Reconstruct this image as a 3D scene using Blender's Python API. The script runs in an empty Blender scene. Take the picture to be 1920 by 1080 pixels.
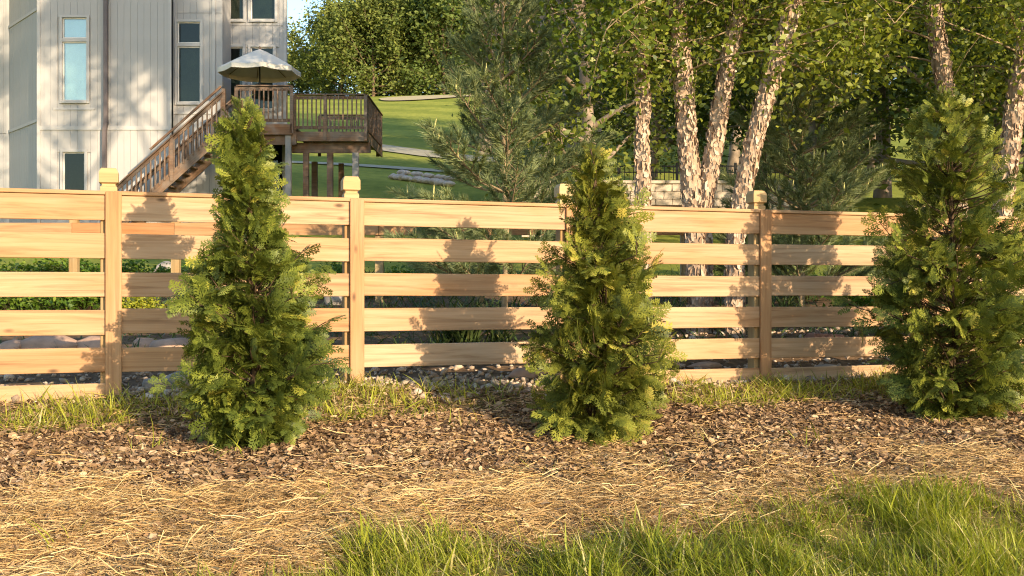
import bpy, bmesh, math, random
import numpy as np
from mathutils import Vector, Matrix

# ------------------------------------------------------------------ camera, light, exposure
SC = bpy.context.scene
COL = SC.collection
F = 2000.0            # focal length in photo pixels (1920 wide)
HOR = 551.0           # horizon row; the camera sits at the world origin height
cam_d = bpy.data.cameras.new('camera'); cam = bpy.data.objects.new('camera', cam_d); COL.objects.link(cam)
cam_d.sensor_width = 36.0; cam_d.lens = 36.0 * F / 1920.0
cam_d.shift_y = (HOR - 540.0) / 1920.0
cam_d.clip_end = 3000; cam_d.clip_start = 0.05
cam.location = (0, 0, 0); cam.rotation_euler = (math.radians(90), 0, 0)
SC.camera = cam

SUN_AZ = math.radians(180 - 38)    # clockwise from +Y
SUN_EL = math.radians(16.0)
to_sun = Vector((math.sin(SUN_AZ) * math.cos(SUN_EL), math.cos(SUN_AZ) * math.cos(SUN_EL), math.sin(SUN_EL)))
world = bpy.data.worlds.new('World'); SC.world = world; world.use_nodes = True
wn = world.node_tree; bg = wn.nodes['Background']
sky = wn.nodes.new('ShaderNodeTexSky'); sky.sky_type = 'NISHITA'; sky.sun_disc = False
sky.sun_elevation = SUN_EL; sky.sun_rotation = SUN_AZ
sky.air_density = 1.0; sky.dust_density = 0.4; sky.ozone_density = 1.5
wn.links.new(sky.outputs[0], bg.inputs[0]); bg.inputs[1].default_value = 0.15
sl = bpy.data.lights.new('sun', 'SUN'); so = bpy.data.objects.new('sun', sl); COL.objects.link(so)
sl.energy = 3.7; sl.angle = math.radians(0.4); sl.color = (1.0, 0.80, 0.56)
so.rotation_euler = (-to_sun).to_track_quat('-Z', 'Y').to_euler(); so.location = (20, -25, 12)
SC.view_settings.view_transform = 'Standard'; SC.view_settings.look = 'None'
SC.view_settings.gamma = 1.0; SC.view_settings.use_curve_mapping = False
SC.view_settings.exposure = 1.32
SC.render.engine = 'CYCLES'
SC.cycles.max_bounces = 6; SC.cycles.diffuse_bounces = 3; SC.cycles.transmission_bounces = 4
SC.cycles.transparent_max_bounces = 8; SC.cycles.use_denoising = True; SC.cycles.denoiser = 'OPENIMAGEDENOISE'; SC.cycles.denoising_prefilter = 'NONE'; SC.cycles.use_adaptive_sampling = False
SC.cycles.sample_clamp_indirect = 6.0; SC.cycles.filter_width = 1.1
SC.cycles.caustics_reflective = False; SC.cycles.caustics_refractive = False

RNG = np.random.default_rng(11)
random.seed(5)

# ------------------------------------------------------------------ helpers
def px(x, y, Y):
    """photo pixel at depth Y -> world point"""
    return Vector(((x - 960.0) * Y / F, Y, (HOR - y) * Y / F))
def pX(x, Y): return (x - 960.0) * Y / F
def pZ(y, Y): return (HOR - y) * Y / F

def tag(o, label=None, cat=None, group=None, kind=None):
    if label: o['label'] = label
    if cat: o['category'] = cat
    if group: o['group'] = group
    if kind: o['kind'] = kind
    return o

def empty(name, loc=(0, 0, 0), rz=0.0):
    o = bpy.data.objects.new(name, None); COL.objects.link(o)
    o.location = loc; o.rotation_euler = (0, 0, rz); o.empty_display_size = 0.1
    return o

def link(name, me, parent=None, loc=None, rot=None, scale=None):
    o = bpy.data.objects.new(name, me); COL.objects.link(o)
    if parent is not None: o.parent = parent
    if loc is not None: o.location = loc
    if rot is not None: o.rotation_euler = rot
    if scale is not None: o.scale = scale
    return o

def np_mesh(name, V, Fs, mat, rnd=None, smooth=False):
    """V (n,3); Fs array (k,3|4) or list of such arrays; rnd per face"""
    V = np.asarray(V, dtype=np.float32).reshape(-1, 3)
    if not isinstance(Fs, (list, tuple)): Fs = [Fs]
    Fs = [np.asarray(f, dtype=np.int32) for f in Fs if len(f)]
    me = bpy.data.meshes.new(name)
    me.vertices.add(len(V)); me.vertices.foreach_set('co', V.ravel())
    li = np.concatenate([f.ravel() for f in Fs])
    tot = np.concatenate([np.full(len(f), f.shape[1], dtype=np.int32) for f in Fs])
    st = np.concatenate([[0], np.cumsum(tot)[:-1]]).astype(np.int32)
    me.loops.add(len(li)); me.loops.foreach_set('vertex_index', li)
    me.polygons.add(len(tot)); me.polygons.foreach_set('loop_start', st); me.polygons.foreach_set('loop_total', tot)
    if smooth: me.polygons.foreach_set('use_smooth', np.ones(len(tot), dtype=bool))
    me.update(calc_edges=True)
    if rnd is not None:
        a = me.attributes.new('rnd', 'FLOAT', 'FACE'); a.data.foreach_set('value', np.asarray(rnd, dtype=np.float32))
    if mat is not None: me.materials.append(mat)
    return me

def frames(axis, roll=None, rng=RNG):
    """rotation matrices (n,3,3) whose columns are axis, side, normal"""
    a = np.asarray(axis, float); a = a / np.linalg.norm(a, axis=1, keepdims=True)
    ref = np.where(np.abs(a[:, 2:3]) > 0.95, np.array([[1.0, 0, 0]]), np.array([[0, 0, 1.0]]))
    b = np.cross(ref, a); b /= np.linalg.norm(b, axis=1, keepdims=True)
    c = np.cross(a, b)
    if roll is None: roll = rng.uniform(0, 2 * np.pi, len(a))
    cr, sr = np.cos(roll)[:, None], np.sin(roll)[:, None]
    return np.stack([a, b * cr + c * sr, -b * sr + c * cr], axis=2)

def scatter(TV, TF, R, T, S):
    """copies of a small template merged into one array pair"""
    TV = np.asarray(TV, float); TF = np.asarray(TF)
    n, m = len(T), len(TV)
    S = np.asarray(S, float)
    if S.ndim == 1: S = S[:, None, None]
    else: S = S[:, None, :]
    V = np.einsum('nij,nmj->nmi', R, TV[None] * S) + np.asarray(T)[:, None, :]
    Fc = TF[None] + (np.arange(n) * m)[:, None, None]
    return V.reshape(-1, 3), Fc.reshape(-1, TF.shape[1])

def merge(parts):
    Vs, Fs, off = [], [], 0
    for V, Fc in parts:
        Vs.append(np.asarray(V, float)); Fs.append(np.asarray(Fc) + off); off += len(V)
    return np.concatenate(Vs), np.concatenate(Fs)

def box_arrays(sx, sy, sz, bev=0.0):
    """box centred in x,y with z from 0; chamfered vertical & horizontal edges if bev"""
    bm = bmesh.new(); bmesh.ops.create_cube(bm, size=1.0)
    for v in bm.verts: v.co = Vector((v.co.x * sx, v.co.y * sy, (v.co.z + 0.5) * sz))
    if bev: bmesh.ops.bevel(bm, geom=bm.edges[:], offset=bev, segments=1, affect='EDGES', profile=0.7)
    return bm

def bm_mesh(name, bm, mat, smooth=False):
    me = bpy.data.meshes.new(name); bm.to_mesh(me); bm.free()
    if smooth:
        for p in me.polygons: p.use_smooth = True
    me.materials.append(mat); return me

_box_cache = {}
def box(name, mat, parent, x0, x1, y0, y1, z0, z1, bev=0.0):
    """axis-aligned box part given in the parent's coordinates (mesh origin at its centre base)"""
    key = (round(x1 - x0, 4), round(y1 - y0, 4), round(z1 - z0, 4), bev, mat.name)
    if key not in _box_cache:
        _box_cache[key] = bm_mesh(name, box_arrays(x1 - x0, y1 - y0, z1 - z0, bev), mat)
    return link(name, _box_cache[key], parent, ((x0 + x1) / 2, (y0 + y1) / 2, z0))

def beam(name, mat, parent, p, q, w, h, bev=0.0):
    """a bar of section w x h from p to q"""
    p, q = Vector(p), Vector(q); d = q - p; L = d.length
    bm = bmesh.new(); bmesh.ops.create_cube(bm, size=1.0)
    for v in bm.verts: v.co = Vector((v.co.x * L, v.co.y * w, v.co.z * h))
    if bev: bmesh.ops.bevel(bm, geom=bm.edges[:], offset=bev, segments=1, affect='EDGES')
    o = link(name, bm_mesh(name, bm, mat), parent, (p + q) / 2)
    o.rotation_mode = 'QUATERNION'; o.rotation_quaternion = d.to_track_quat('X', 'Z')
    return o

def tube(P, rad, sides=8, cap=True):
    P = np.asarray(P, float); n = len(P); rad = np.broadcast_to(np.asarray(rad, float), (n,))
    T = np.gradient(P, axis=0); T /= np.linalg.norm(T, axis=1, keepdims=True) + 1e-9
    ref = np.array([1.0, 0, 0]) if abs(T[0, 0]) < 0.8 else np.array([0, 1.0, 0])
    B = np.cross(T, ref); B /= np.linalg.norm(B, axis=1, keepdims=True)
    N = np.cross(T, B)
    a = np.linspace(0, 2 * np.pi, sides, endpoint=False)
    V = P[:, None] + rad[:, None, None] * (np.cos(a)[None, :, None] * B[:, None] + np.sin(a)[None, :, None] * N[:, None])
    i = np.arange(n - 1)[:, None] * sides; j = np.arange(sides)[None]; k = (j + 1) % sides
    Fq = np.stack([i + j, i + k, i + sides + k, i + sides + j], axis=2).reshape(-1, 4)
    return V.reshape(-1, 3), Fq

def fbm(x, y, seed=0, freq=1.0, octs=4):
    r = np.random.default_rng(seed); out = 0.0; amp = 1.0; tot = 0.0
    x = np.asarray(x, float); y = np.asarray(y, float)
    for o in range(octs):
        s = 0.0
        for _ in range(4):
            th = r.uniform(0, 2 * np.pi); ph = r.uniform(0, 2 * np.pi); f = freq * 2 ** o * r.uniform(0.7, 1.4)
            s = s + np.sin((x * np.cos(th) + y * np.sin(th)) * f * 2 * np.pi + ph)
        out = out + amp * s / 4; tot += amp; amp *= 0.5
    return out / tot * 1.6

def smooth01(t): t = np.clip(t, 0, 1); return t * t * (3 - 2 * t)

# ------------------------------------------------------------------ materials
def new_mat(name):
    m = bpy.data.materials.new(name); m.use_nodes = True
    nt = m.node_tree; b = nt.nodes['Principled BSDF']
    return m, nt, b
def nd(nt, typ, **kw):
    n = nt.nodes.new(typ)
    for k, v in kw.items(): setattr(n, k, v)
    return n
def ramp(nt, stops, fac=None):
    r = nd(nt, 'ShaderNodeValToRGB'); e = r.color_ramp.elements
    while len(e) < len(stops): e.new(0.5)
    for el, (p, c) in zip(e, stops): el.position = p; el.color = (*c, 1)
    if fac is not None: nt.links.new(fac, r.inputs[0])
    return r
def mixc(nt, a, b, fac, mode='MIX'):
    m = nd(nt, 'ShaderNodeMix', data_type='RGBA', blend_type=mode)
    for s, v in ((0, fac), (6, a), (7, b)):
        if hasattr(v, 'is_output'): nt.links.new(v, m.inputs[s])
        elif s == 0: m.inputs[0].default_value = v
        else: m.inputs[s].default_value = (*v, 1)
    return m.outputs[2]
def noise(nt, scale, detail=4, vec=None, rough=0.55, dist=0.0):
    n = nd(nt, 'ShaderNodeTexNoise'); n.inputs['Scale'].default_value = scale
    n.inputs['Detail'].default_value = detail; n.inputs['Roughness'].default_value = rough
    n.inputs['Distortion'].default_value = dist
    if vec is not None: nt.links.new(vec, n.inputs['Vector'])
    return n.outputs['Fac']
def bump(nt, b, height, strength=0.4, dist=0.01):
    bn = nd(nt, 'ShaderNodeBump'); bn.inputs['Strength'].default_value = strength; bn.inputs['Distance'].default_value = dist
    nt.links.new(height, bn.inputs['Height']); nt.links.new(bn.outputs[0], b.inputs['Normal'])

def leaf_mat(name, stops, trans=0.3, rough=0.5, spec=0.3, tint=1.3):
    m, nt, b = new_mat(name)
    at = nd(nt, 'ShaderNodeAttribute', attribute_name='rnd')
    oi = nd(nt, 'ShaderNodeObjectInfo')
    r = ramp(nt, stops, at.outputs['Fac'])
    hs = nd(nt, 'ShaderNodeHueSaturation')
    mr = nd(nt, 'ShaderNodeMapRange'); nt.links.new(oi.outputs['Random'], mr.inputs[0])
    mr.inputs[3].default_value = 0.485; mr.inputs[4].default_value = 0.515
    nt.links.new(mr.outputs[0], hs.inputs['Hue'])
    mv = nd(nt, 'ShaderNodeMapRange'); nt.links.new(oi.outputs['Random'], mv.inputs[0])
    mv.inputs[3].default_value = 1.15; mv.inputs[4].default_value = 0.85
    nt.links.new(mv.outputs[0], hs.inputs['Value']); nt.links.new(r.outputs[0], hs.inputs['Color'])
    nt.links.new(hs.outputs[0], b.inputs['Base Color'])
    b.inputs['Roughness'].default_value = rough; b.inputs['Specular IOR Level'].default_value = spec
    tr = nd(nt, 'ShaderNodeBsdfTranslucent')
    tc = mixc(nt, hs.outputs[0], (tint, tint, 0.5), 1.0, 'MULTIPLY'); nt.links.new(tc, tr.inputs[0])
    mx = nd(nt, 'ShaderNodeMixShader'); mx.inputs[0].default_value = trans
    nt.links.new(b.outputs[0], mx.inputs[1]); nt.links.new(tr.outputs[0], mx.inputs[2])
    nt.links.new(mx.outputs[0], nt.nodes['Material Output'].inputs[0])
    return m

def rnd_mat(name, stops, rough=0.8, spec=0.2, fine=None):
    """opaque pieces coloured piece by piece"""
    m, nt, b = new_mat(name)
    at = nd(nt, 'ShaderNodeAttribute', attribute_name='rnd')
    c = ramp(nt, stops, at.outputs['Fac']).outputs[0]
    if fine:
        tc = nd(nt, 'ShaderNodeTexCoord'); n = noise(nt, fine, 5, tc.outputs['Object'])
        c = mixc(nt, c, ramp(nt, [(0.3, (0.55, 0.55, 0.55)), (0.7, (1.15, 1.15, 1.15))], n).outputs[0], 1.0, 'MULTIPLY')
        bump(nt, b, n, 0.5, 0.01)
    nt.links.new(c, b.inputs['Base Color']); b.inputs['Roughness'].default_value = rough
    b.inputs['Specular IOR Level'].default_value = spec
    return m

def wood_mat(name, pale, mid, dark, knots=True, rough=0.65, weather=0.0):
    """boards run along local X; colour shifts board by board"""
    m, nt, b = new_mat(name)
    tc = nd(nt, 'ShaderNodeTexCoord'); oi = nd(nt, 'ShaderNodeObjectInfo')
    off = nd(nt, 'ShaderNodeVectorMath', operation='SCALE'); off.inputs[0].default_value = (37.0, 11.0, 23.0)
    nt.links.new(oi.outputs['Random'], off.inputs['Scale'])
    add = nd(nt, 'ShaderNodeVectorMath', operation='ADD'); nt.links.new(tc.outputs['Object'], add.inputs[0]); nt.links.new(off.outputs[0], add.inputs[1])
    mp = nd(nt, 'ShaderNodeMapping'); mp.inputs['Scale'].default_value = (0.9, 22, 20); nt.links.new(add.outputs[0], mp.inputs[0])
    # knots bend the grain
    mk = nd(nt, 'ShaderNodeMapping'); mk.inputs['Scale'].default_value = (3.2, 1.0, 7.5); nt.links.new(add.outputs[0], mk.inputs[0])
    vo = nd(nt, 'ShaderNodeTexVoronoi', feature='F1'); vo.inputs['Scale'].default_value = 1.0; nt.links.new(mk.outputs[0], vo.inputs['Vector'])
    grain = noise(nt, 1.6, 6, mp.outputs[0], 0.6, 0.8)
    broad = noise(nt, 0.5, 3, mp.outputs[0], 0.5, 0.5)
    c = mixc(nt, ramp(nt, [(0.3, dark), (0.48, mid), (0.66, pale)], grain).outputs[0],
             ramp(nt, [(0.35, mid), (0.65, pale)], broad).outputs[0], 0.28)
    lon = nd(nt, 'ShaderNodeMapping'); lon.inputs['Scale'].default_value = (1.3, 3, 5); nt.links.new(add.outputs[0], lon.inputs[0])
    c = mixc(nt, c, ramp(nt, [(0.35, (1.0, 0.88, 0.76)), (0.5, (1, 1, 1)), (0.68, (1.06, 1.06, 1.04))], noise(nt, 1.0, 3, lon.outputs[0])).outputs[0], 1.0, 'MULTIPLY')
    rr = ramp(nt, [(0.0, (0.96, 0.76, 0.56)), (0.25, (1.05, 0.98, 0.90)), (0.45, (0.98, 0.84, 0.68)), (0.65, (1.08, 1.04, 1.0)), (0.85, (1.0, 0.86, 0.72)), (1.0, (0.92, 0.74, 0.56))], oi.outputs['Random'])
    c = mixc(nt, c, rr.outputs[0], 1.0, 'MULTIPLY')
    if knots:
        kf = ramp(nt, [(0.04, (1, 1, 1)), (0.13, (0, 0, 0))], vo.outputs['Distance'])
        sel = ramp(nt, [(0.44, (0, 0, 0)), (0.5, (1, 1, 1))], vo.outputs['Color'])
        kk = mixc(nt, kf.outputs[0], sel.outputs[0], 1.0, 'MULTIPLY')
        c = mixc(nt, c, tuple(x * 0.55 for x in dark), kk)
    if weather:
        w = noise(nt, 3.0, 5, add.outputs[0]); wf = ramp(nt, [(0.4, (0, 0, 0)), (0.75, (weather,) * 3)], w)
        c = mixc(nt, c, (0.22, 0.20, 0.17), wf.outputs[0])
    nt.links.new(c, b.inputs['Base Color'])
    b.inputs['Roughness'].default_value = rough; b.inputs['Specular IOR Level'].default_value = 0.25
    bump(nt, b, grain, 0.35, 0.004)
    return m

def plain_mat(name, col, rough=0.7, var=0.15, scale=6.0, spec=0.3, bmp=0.0, metal=0.0, bscale=40):
    m, nt, b = new_mat(name)
    tc = nd(nt, 'ShaderNodeTexCoord'); n = noise(nt, scale, 5, tc.outputs['Object'])
    lo = tuple(x * (1 - var) for x in col); hi = tuple(min(1, x * (1 + var)) for x in col)
    nt.links.new(ramp(nt, [(0.3, lo), (0.7, hi)], n).outputs[0], b.inputs['Base Color'])
    b.inputs['Roughness'].default_value = rough; b.inputs['Specular IOR Level'].default_value = spec; b.inputs['Metallic'].default_value = metal
    if bmp: bump(nt, b, noise(nt, bscale, 4, tc.outputs['Object']), bmp, 0.01)
    return m

M = {}
M['cedar'] = wood_mat('cedar', (0.455, 0.335, 0.22), (0.37, 0.25, 0.145), (0.19, 0.105, 0.052))
M['trimwood'] = wood_mat('trimwood', (0.415, 0.27, 0.150), (0.345, 0.21, 0.108), (0.22, 0.12, 0.058))
M['postwood'] = wood_mat('postwood', (0.36, 0.29, 0.17), (0.30, 0.24, 0.13), (0.19, 0.14, 0.07))
M['capwood'] = wood_mat('capwood', (0.44, 0.36, 0.21), (0.39, 0.31, 0.17), (0.29, 0.21, 0.105), knots=False)
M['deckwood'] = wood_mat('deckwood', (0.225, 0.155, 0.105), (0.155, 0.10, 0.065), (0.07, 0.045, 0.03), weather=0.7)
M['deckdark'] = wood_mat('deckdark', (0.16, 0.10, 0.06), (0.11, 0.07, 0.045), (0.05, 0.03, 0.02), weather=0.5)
M['siding'] = plain_mat('siding', (0.40, 0.385, 0.36), 0.75, 0.06, 1.3, 0.2)
M['housetrim'] = plain_mat('housetrim', (0.43, 0.415, 0.385), 0.6, 0.05, 2, 0.3)
M['downspout'] = plain_mat('downspout', (0.13, 0.105, 0.10), 0.5, 0.1, 3)
M['white'] = plain_mat('white', (0.66, 0.63, 0.56), 0.5, 0.06, 3)
M['postgrey'] = plain_mat('postgrey', (0.24, 0.23, 0.22), 0.7, 0.15, 4, bmp=0.2)
M['roof'] = plain_mat('roof', (0.10, 0.09, 0.085), 0.9, 0.3, 5, bmp=0.4)
M['dark'] = plain_mat('dark', (0.03, 0.03, 0.032), 0.6, 0.2, 3)
M['iron'] = plain_mat('iron', (0.015, 0.015, 0.015), 0.45, 0.2, 8)
M['concrete'] = plain_mat('concrete', (0.36, 0.32, 0.22), 0.9, 0.12, 1.5, bmp=0.3)
M['sand'] = plain_mat('sand', (0.42, 0.34, 0.19), 0.95, 0.1, 1.0)
M['terracotta'] = plain_mat('terracotta', (0.50, 0.20, 0.08), 0.8, 0.15, 12, bmp=0.2)
M['paver'] = plain_mat('paver', (0.30, 0.16, 0.11), 0.85, 0.2, 10, bmp=0.3)
M['canvas'] = plain_mat('canvas', (0.70, 0.65, 0.55), 0.85, 0.07, 4, 0.1)
M['blind'] = plain_mat('blind', (0.60, 0.66, 0.60), 0.6, 0.08, 4)
M['blinddark'] = plain_mat('blinddark', (0.30, 0.31, 0.25), 0.6, 0.1, 4)
M['shade'] = plain_mat('shade', (0.42, 0.52, 0.53), 0.7, 0.04, 2)
def glass_mat(name, gloss, tint):
    m, nt, b = new_mat(name); nt.nodes.remove(b)
    tb = nd(nt, 'ShaderNodeBsdfTransparent'); tb.inputs[0].default_value = (*tint, 1)
    gl = nd(nt, 'ShaderNodeBsdfGlossy'); gl.inputs['Roughness'].default_value = 0.02; gl.inputs['Color'].default_value = (1.0, .98, .86, 1)
    tc = nd(nt, 'ShaderNodeTexCoord'); bn = nd(nt, 'ShaderNodeBump'); bn.inputs['Strength'].default_value = .04; bn.inputs['Distance'].default_value = .02
    nt.links.new(noise(nt, 2.5, 2, tc.outputs['Object']), bn.inputs['Height']); nt.links.new(bn.outputs[0], gl.inputs['Normal'])
    mx = nd(nt, 'ShaderNodeMixShader'); mx.inputs[0].default_value = gloss
    nt.links.new(tb.outputs[0], mx.inputs[1]); nt.links.new(gl.outputs[0], mx.inputs[2]); nt.links.new(mx.outputs[0], nt.nodes['Material Output'].inputs[0])
    return m
M['pane'] = glass_mat('pane', .035, (.42, .48, .45)); M['bright_pane'] = glass_mat('bright_pane', .24, (.86, .93, .90))  # second glass has its gloss raised to put in a bright sky reflection

G = lambda r, g, b_: (r, g, b_)
M['arbor'] = leaf_mat('arbor_leaf', [(0, G(.038, .054, .010)), (.5, G(.118, .142, .021)), (.85, G(.25, .265, .036)), (1, G(.38, .33, .06))], 0.14, 0.5, 0.25)
M['needle'] = leaf_mat('pine_needle', [(0, G(.10, .135, .06)), (.6, G(.235, .27, .12)), (1, G(.40, .42, .19))], 0.22, 0.5, 0.25)
M['candle'] = plain_mat('pine_candle', (0.46, 0.42, 0.15), 0.7, 0.15, 20)
M['birchleaf'] = leaf_mat('birch_leaf', [(0, G(.07, .105, .013)), (.6, G(.16, .195, .023)), (1, G(.30, .32, .045))], 0.38, 0.45, 0.35)
M['woodleaf'] = leaf_mat('wood_leaf', [(0, G(.042, .068, .014)), (.6, G(.098, .13, .022)), (1, G(.19, .21, .035))], 0.25, 0.5, 0.25)
M['farleaf'] = leaf_mat('far_leaf', [(0, G(.06, .09, .024)), (.6, G(.13, .165, .038)), (1, G(.21, .235, .055))], 0.2, 0.6, 0.15)
M['grass'] = leaf_mat('grass_blade', [(0, G(.11, .145, .016)), (.6, G(.33, .35, .037)), (.9, G(.46, .45, .065)), (1, G(.54, .45, .20))], 0.3, 0.45, 0.3)
M['strap'] = leaf_mat('strap_leaf', [(0, G(.045, .08, .025)), (.7, G(.09, .13, .04)), (1, G(.22, .22, .07))], 0.25, 0.4, 0.35)
M['bedleaf'] = leaf_mat('bed_leaf', [(0, G(.06, .12, .015)), (.7, G(.12, .20, .02)), (1, G(.22, .27, .04))], 0.3, 0.5, 0.3)
M['yellowleaf'] = leaf_mat('yellow_leaf', [(0, G(.18, .22, .02)), (.6, G(.36, .36, .03)), (1, G(.55, .48, .05))], 0.3, 0.5, 0.3)
M['straw'] = rnd_mat('straw_strand', [(0, G(.20, .115, .045)), (.35, G(.43, .265, .105)), (.75, G(.60, .40, .165)), (1, G(.72, .54, .27))], 0.6, 0.25)
M['litter'] = rnd_mat('dead_leaf', [(0, G(.08, .045, .024)), (.4, G(.235, .142, .074)), (.75, G(.40, .26, .138)), (1, G(.56, .40, .235))], 0.8, 0.15)
M['pebble'] = rnd_mat('pebble_stone', [(0, G(.19, .135, .095)), (.5, G(.40, .30, .21)), (1, G(.60, .49, .37))], 0.8, 0.2)
M['bark'] = plain_mat('bark', (0.15, 0.105, 0.065), 0.95, 0.45, 9, 0.1, 0.9, bscale=30)
M['greybark'] = plain_mat('greybark', (0.26, 0.20, 0.145), 0.95, 0.35, 3, 0.1, 1.0, bscale=8)
M['twig'] = plain_mat('twig', (0.085, 0.055, 0.032), 0.9, 0.3, 20, 0.1)
M['pinebark'] = plain_mat('pinebark', (0.30, 0.22, 0.13), 0.9, 0.3, 10, 0.1, 0.4)
M['birchbark'] = plain_mat('birchbark', (0.35, 0.245, 0.16), 0.85, 0.35, 14, 0.15, 0.9, bscale=35)
M['flake'] = rnd_mat('birch_flake', [(0, G(.25, .16, .10)), (.35, G(.36, .25, .165)), (.75, G(.44, .325, .22)), (1, G(.54, .42, .30))], 0.75, 0.2)
M['boulder'] = plain_mat('boulder', (0.42, 0.275, 0.19), 0.85, 0.3, 5, 0.2, 0.6, bscale=18)
M['greyrock'] = plain_mat('greyrock', (0.30, 0.265, 0.225), 0.8, 0.3, 6, 0.25, 0.4, bscale=22)
M['block'] = plain_mat('block', (0.46, 0.38, 0.29), 0.9, 0.25, 4, 0.15, 0.6, bscale=14)

# ------------------------------------------------------------------ terrain
FY0, FYS = 6.94, 0.33                       # fence line  Y = FY0 + FYS * X
FDIR = Vector((1, FYS, 0)).normalized(); FNB = Vector((-FDIR.y, FDIR.x, 0))   # along, and away from the camera
KY = [-40, 7, 8, 9.5, 11, 13, 16, 20, 26, 33, 36, 42, 50, 60, 80, 100, 125, 150, 175, 220, 400, 900]
KZ = [-.62, -.62, -.50, -.34, -.2, 0, .35, .8, 1.4, 2.0, 2.6, 4.0, 5.9, 8.2, 12.8, 17.4, 23.0, 28.0, 30.5, 32, 34, 36]
def zbase(Y): return (np.interp(Y, KY, KZ) + np.interp(Y * 0.95, KY, KZ) + np.interp(Y * 1.05, KY, KZ) + np.interp(Y * 0.9, KY, KZ) + np.interp(Y * 1.1, KY, KZ)) / 5
def ground_z(X, Y):
    X = np.asarray(X, float); Y = np.asarray(Y, float)
    d = (FY0 + FYS * X - Y) * 0.95
    zf = -0.612 + 0.055 * np.exp(-((X + 0.97) / 0.55) ** 2) + 0.012 * np.exp(-((X + 2.4) / 0.5) ** 2)
    front = zf - 0.135 * np.clip(d, 0, 9.5) - 0.03 * np.clip(d - 9.5, 0, 40)
    e = np.clip(-d, 0, None)
    back = zbase(Y)
    w = smooth01(e / 1.6)
    z = np.where(d > 0, front, zf * (1 - w) + back * w)
    far = smooth01((np.abs(Y) - 30) / 40)
    z = z + far * 0.5 * fbm(X, Y, 3, 0.012, 2)
    # terrace held by the block wall
    z = z + 0.95 * smooth01((Y - 24.05) / 0.35) * smooth01((X - 0.2) / 1.2) * (1 - smooth01((Y - 30) / 12))
    # fine relief near the camera
    near = np.exp(-np.clip(Y - 9, 0, None) / 3)
    lump = smooth01((d - 0.5) / 0.6)
    z = z + near * (0.006 * fbm(X, Y, 5, 1.6, 3) + lump * 0.026 * fbm(X, Y, 9, 1.1, 3))
    return z
def gz(X, Y): return float(ground_z(X, Y))
def proj(X, Y, Z): return 960 + F * X / Y, HOR - F * Z / Y
def hit(x, y, y0=1.5, y1=400):
    """first terrain point along the ray through a photo pixel"""
    Ys = np.geomspace(y0, y1, 6000); X = (x - 960) * Ys / F; Z = (HOR - y) * Ys / F
    below = np.nonzero(Z <= ground_z(X, Ys))[0]
    k = below[0] if len(below) else len(Ys) - 1
    return Vector((X[k], Ys[k], gz(X[k], Ys[k])))

def axis_lines(lo, hi, step, out_lo, out_hi, grow=1.16):
    a = list(np.arange(lo, hi + 1e-6, step)); s = step; v = lo
    while v > out_lo: s *= grow; v -= s; a.insert(0, max(v, out_lo))
    s = step; v = hi
    while v < out_hi: s *= grow; v += s; a.append(min(v, out_hi))
    return np.array(a)
gx = axis_lines(-4.5, 5.5, 0.045, -700, 700); gy = axis_lines(2.8, 9.0, 0.045, -60, 900, 1.09)
GX, GY = np.meshgrid(gx, gy); GZ = ground_z(GX, GY)
nx, ny = len(gx), len(gy)
ii = (np.arange(ny - 1)[:, None] * nx + np.arange(nx - 1)[None]).ravel()
gF = np.stack([ii, ii + 1, ii + nx + 1, ii + nx], 1)

# zones, read from where things lie in the photograph
GRASS_X = [-900, 200, 400, 560, 720, 950, 1200, 1450, 1600, 1700, 1920, 2600]; GRASS_Y = [1320, 1175, 1110, 1060, 1030, 1015, 1020, 975, 940, 935, 955, 935]
J_STRAW = 2.0
STRAW_X = [-900, 0, 300, 600, 900, 1250, 1500, 1920, 2600]; STRAW_Y = [930, 930, 915, 905, 880, 885, 885, 850, 850]
TOP_X = [-900, 0, 330, 600, 830, 1240, 1660, 1920, 2600]; TOP_Y = [815, 815, 800, 790, 772, 765, 755, 765, 765]
def zones(X, Y, Z):
    x, y = proj(X, Y, Z)
    j = 26 * fbm(X, Y, 21, 0.9, 3)
    dd = (FY0 + FYS * X - Y) * 0.95
    grass = smooth01((y - np.interp(x, GRASS_X, GRASS_Y) - j * 1.1) / 60 + 0.5)
    straw = smooth01((y - np.interp(x, STRAW_X, STRAW_Y) - J_STRAW * j) / 90 + 0.5) * (1 - 0.75 * grass)
    mulch = smooth01((y - np.interp(x, TOP_X, TOP_Y) - 0.4 * j) / 14 + 0.5)
    strip = (1 - mulch) * (dd > 0.02)
    return grass, straw, mulch, strip, dd
Xs, Ys, Zs = GX.ravel(), GY.ravel(), GZ.ravel()
with np.errstate(all='ignore'):
    Yc = np.where(Ys < 1.0, 1.0, Ys)
    zg, zs, zm, zt, zd = zones(Xs, Yc, Zs)
lawn = np.where(zd < 0, smooth01((Ys - 12.5) / 2.5), 0)
gcol = np.zeros((len(Xs), 4), np.float32)
gcol[:, 0] = np.where(zd > 0, zs, 0); gcol[:, 1] = np.where(zd > 0, np.maximum(.30 * zg, 0.25 * zt), lawn); gcol[:, 2] = np.where(zd > 0, 0, 1 - lawn); gcol[:, 3] = 1
m, nt, b = new_mat('ground')
at = nd(nt, 'ShaderNodeAttribute', attribute_name='zone'); sep = nd(nt, 'ShaderNodeSeparateColor'); nt.links.new(at.outputs['Color'], sep.inputs[0])
geo = nd(nt, 'ShaderNodeNewGeometry')
n1 = noise(nt, 18, 6, geo.outputs['Position']); n2 = noise(nt, 0.35, 6, geo.outputs['Position']); n3 = noise(nt, 3.0, 5, geo.outputs['Position'])
soil = ramp(nt, [(0.3, (0.045, 0.028, 0.018)), (0.55, (0.12, 0.075, 0.045)), (0.75, (0.21, 0.14, 0.085))], n1).outputs[0]
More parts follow.
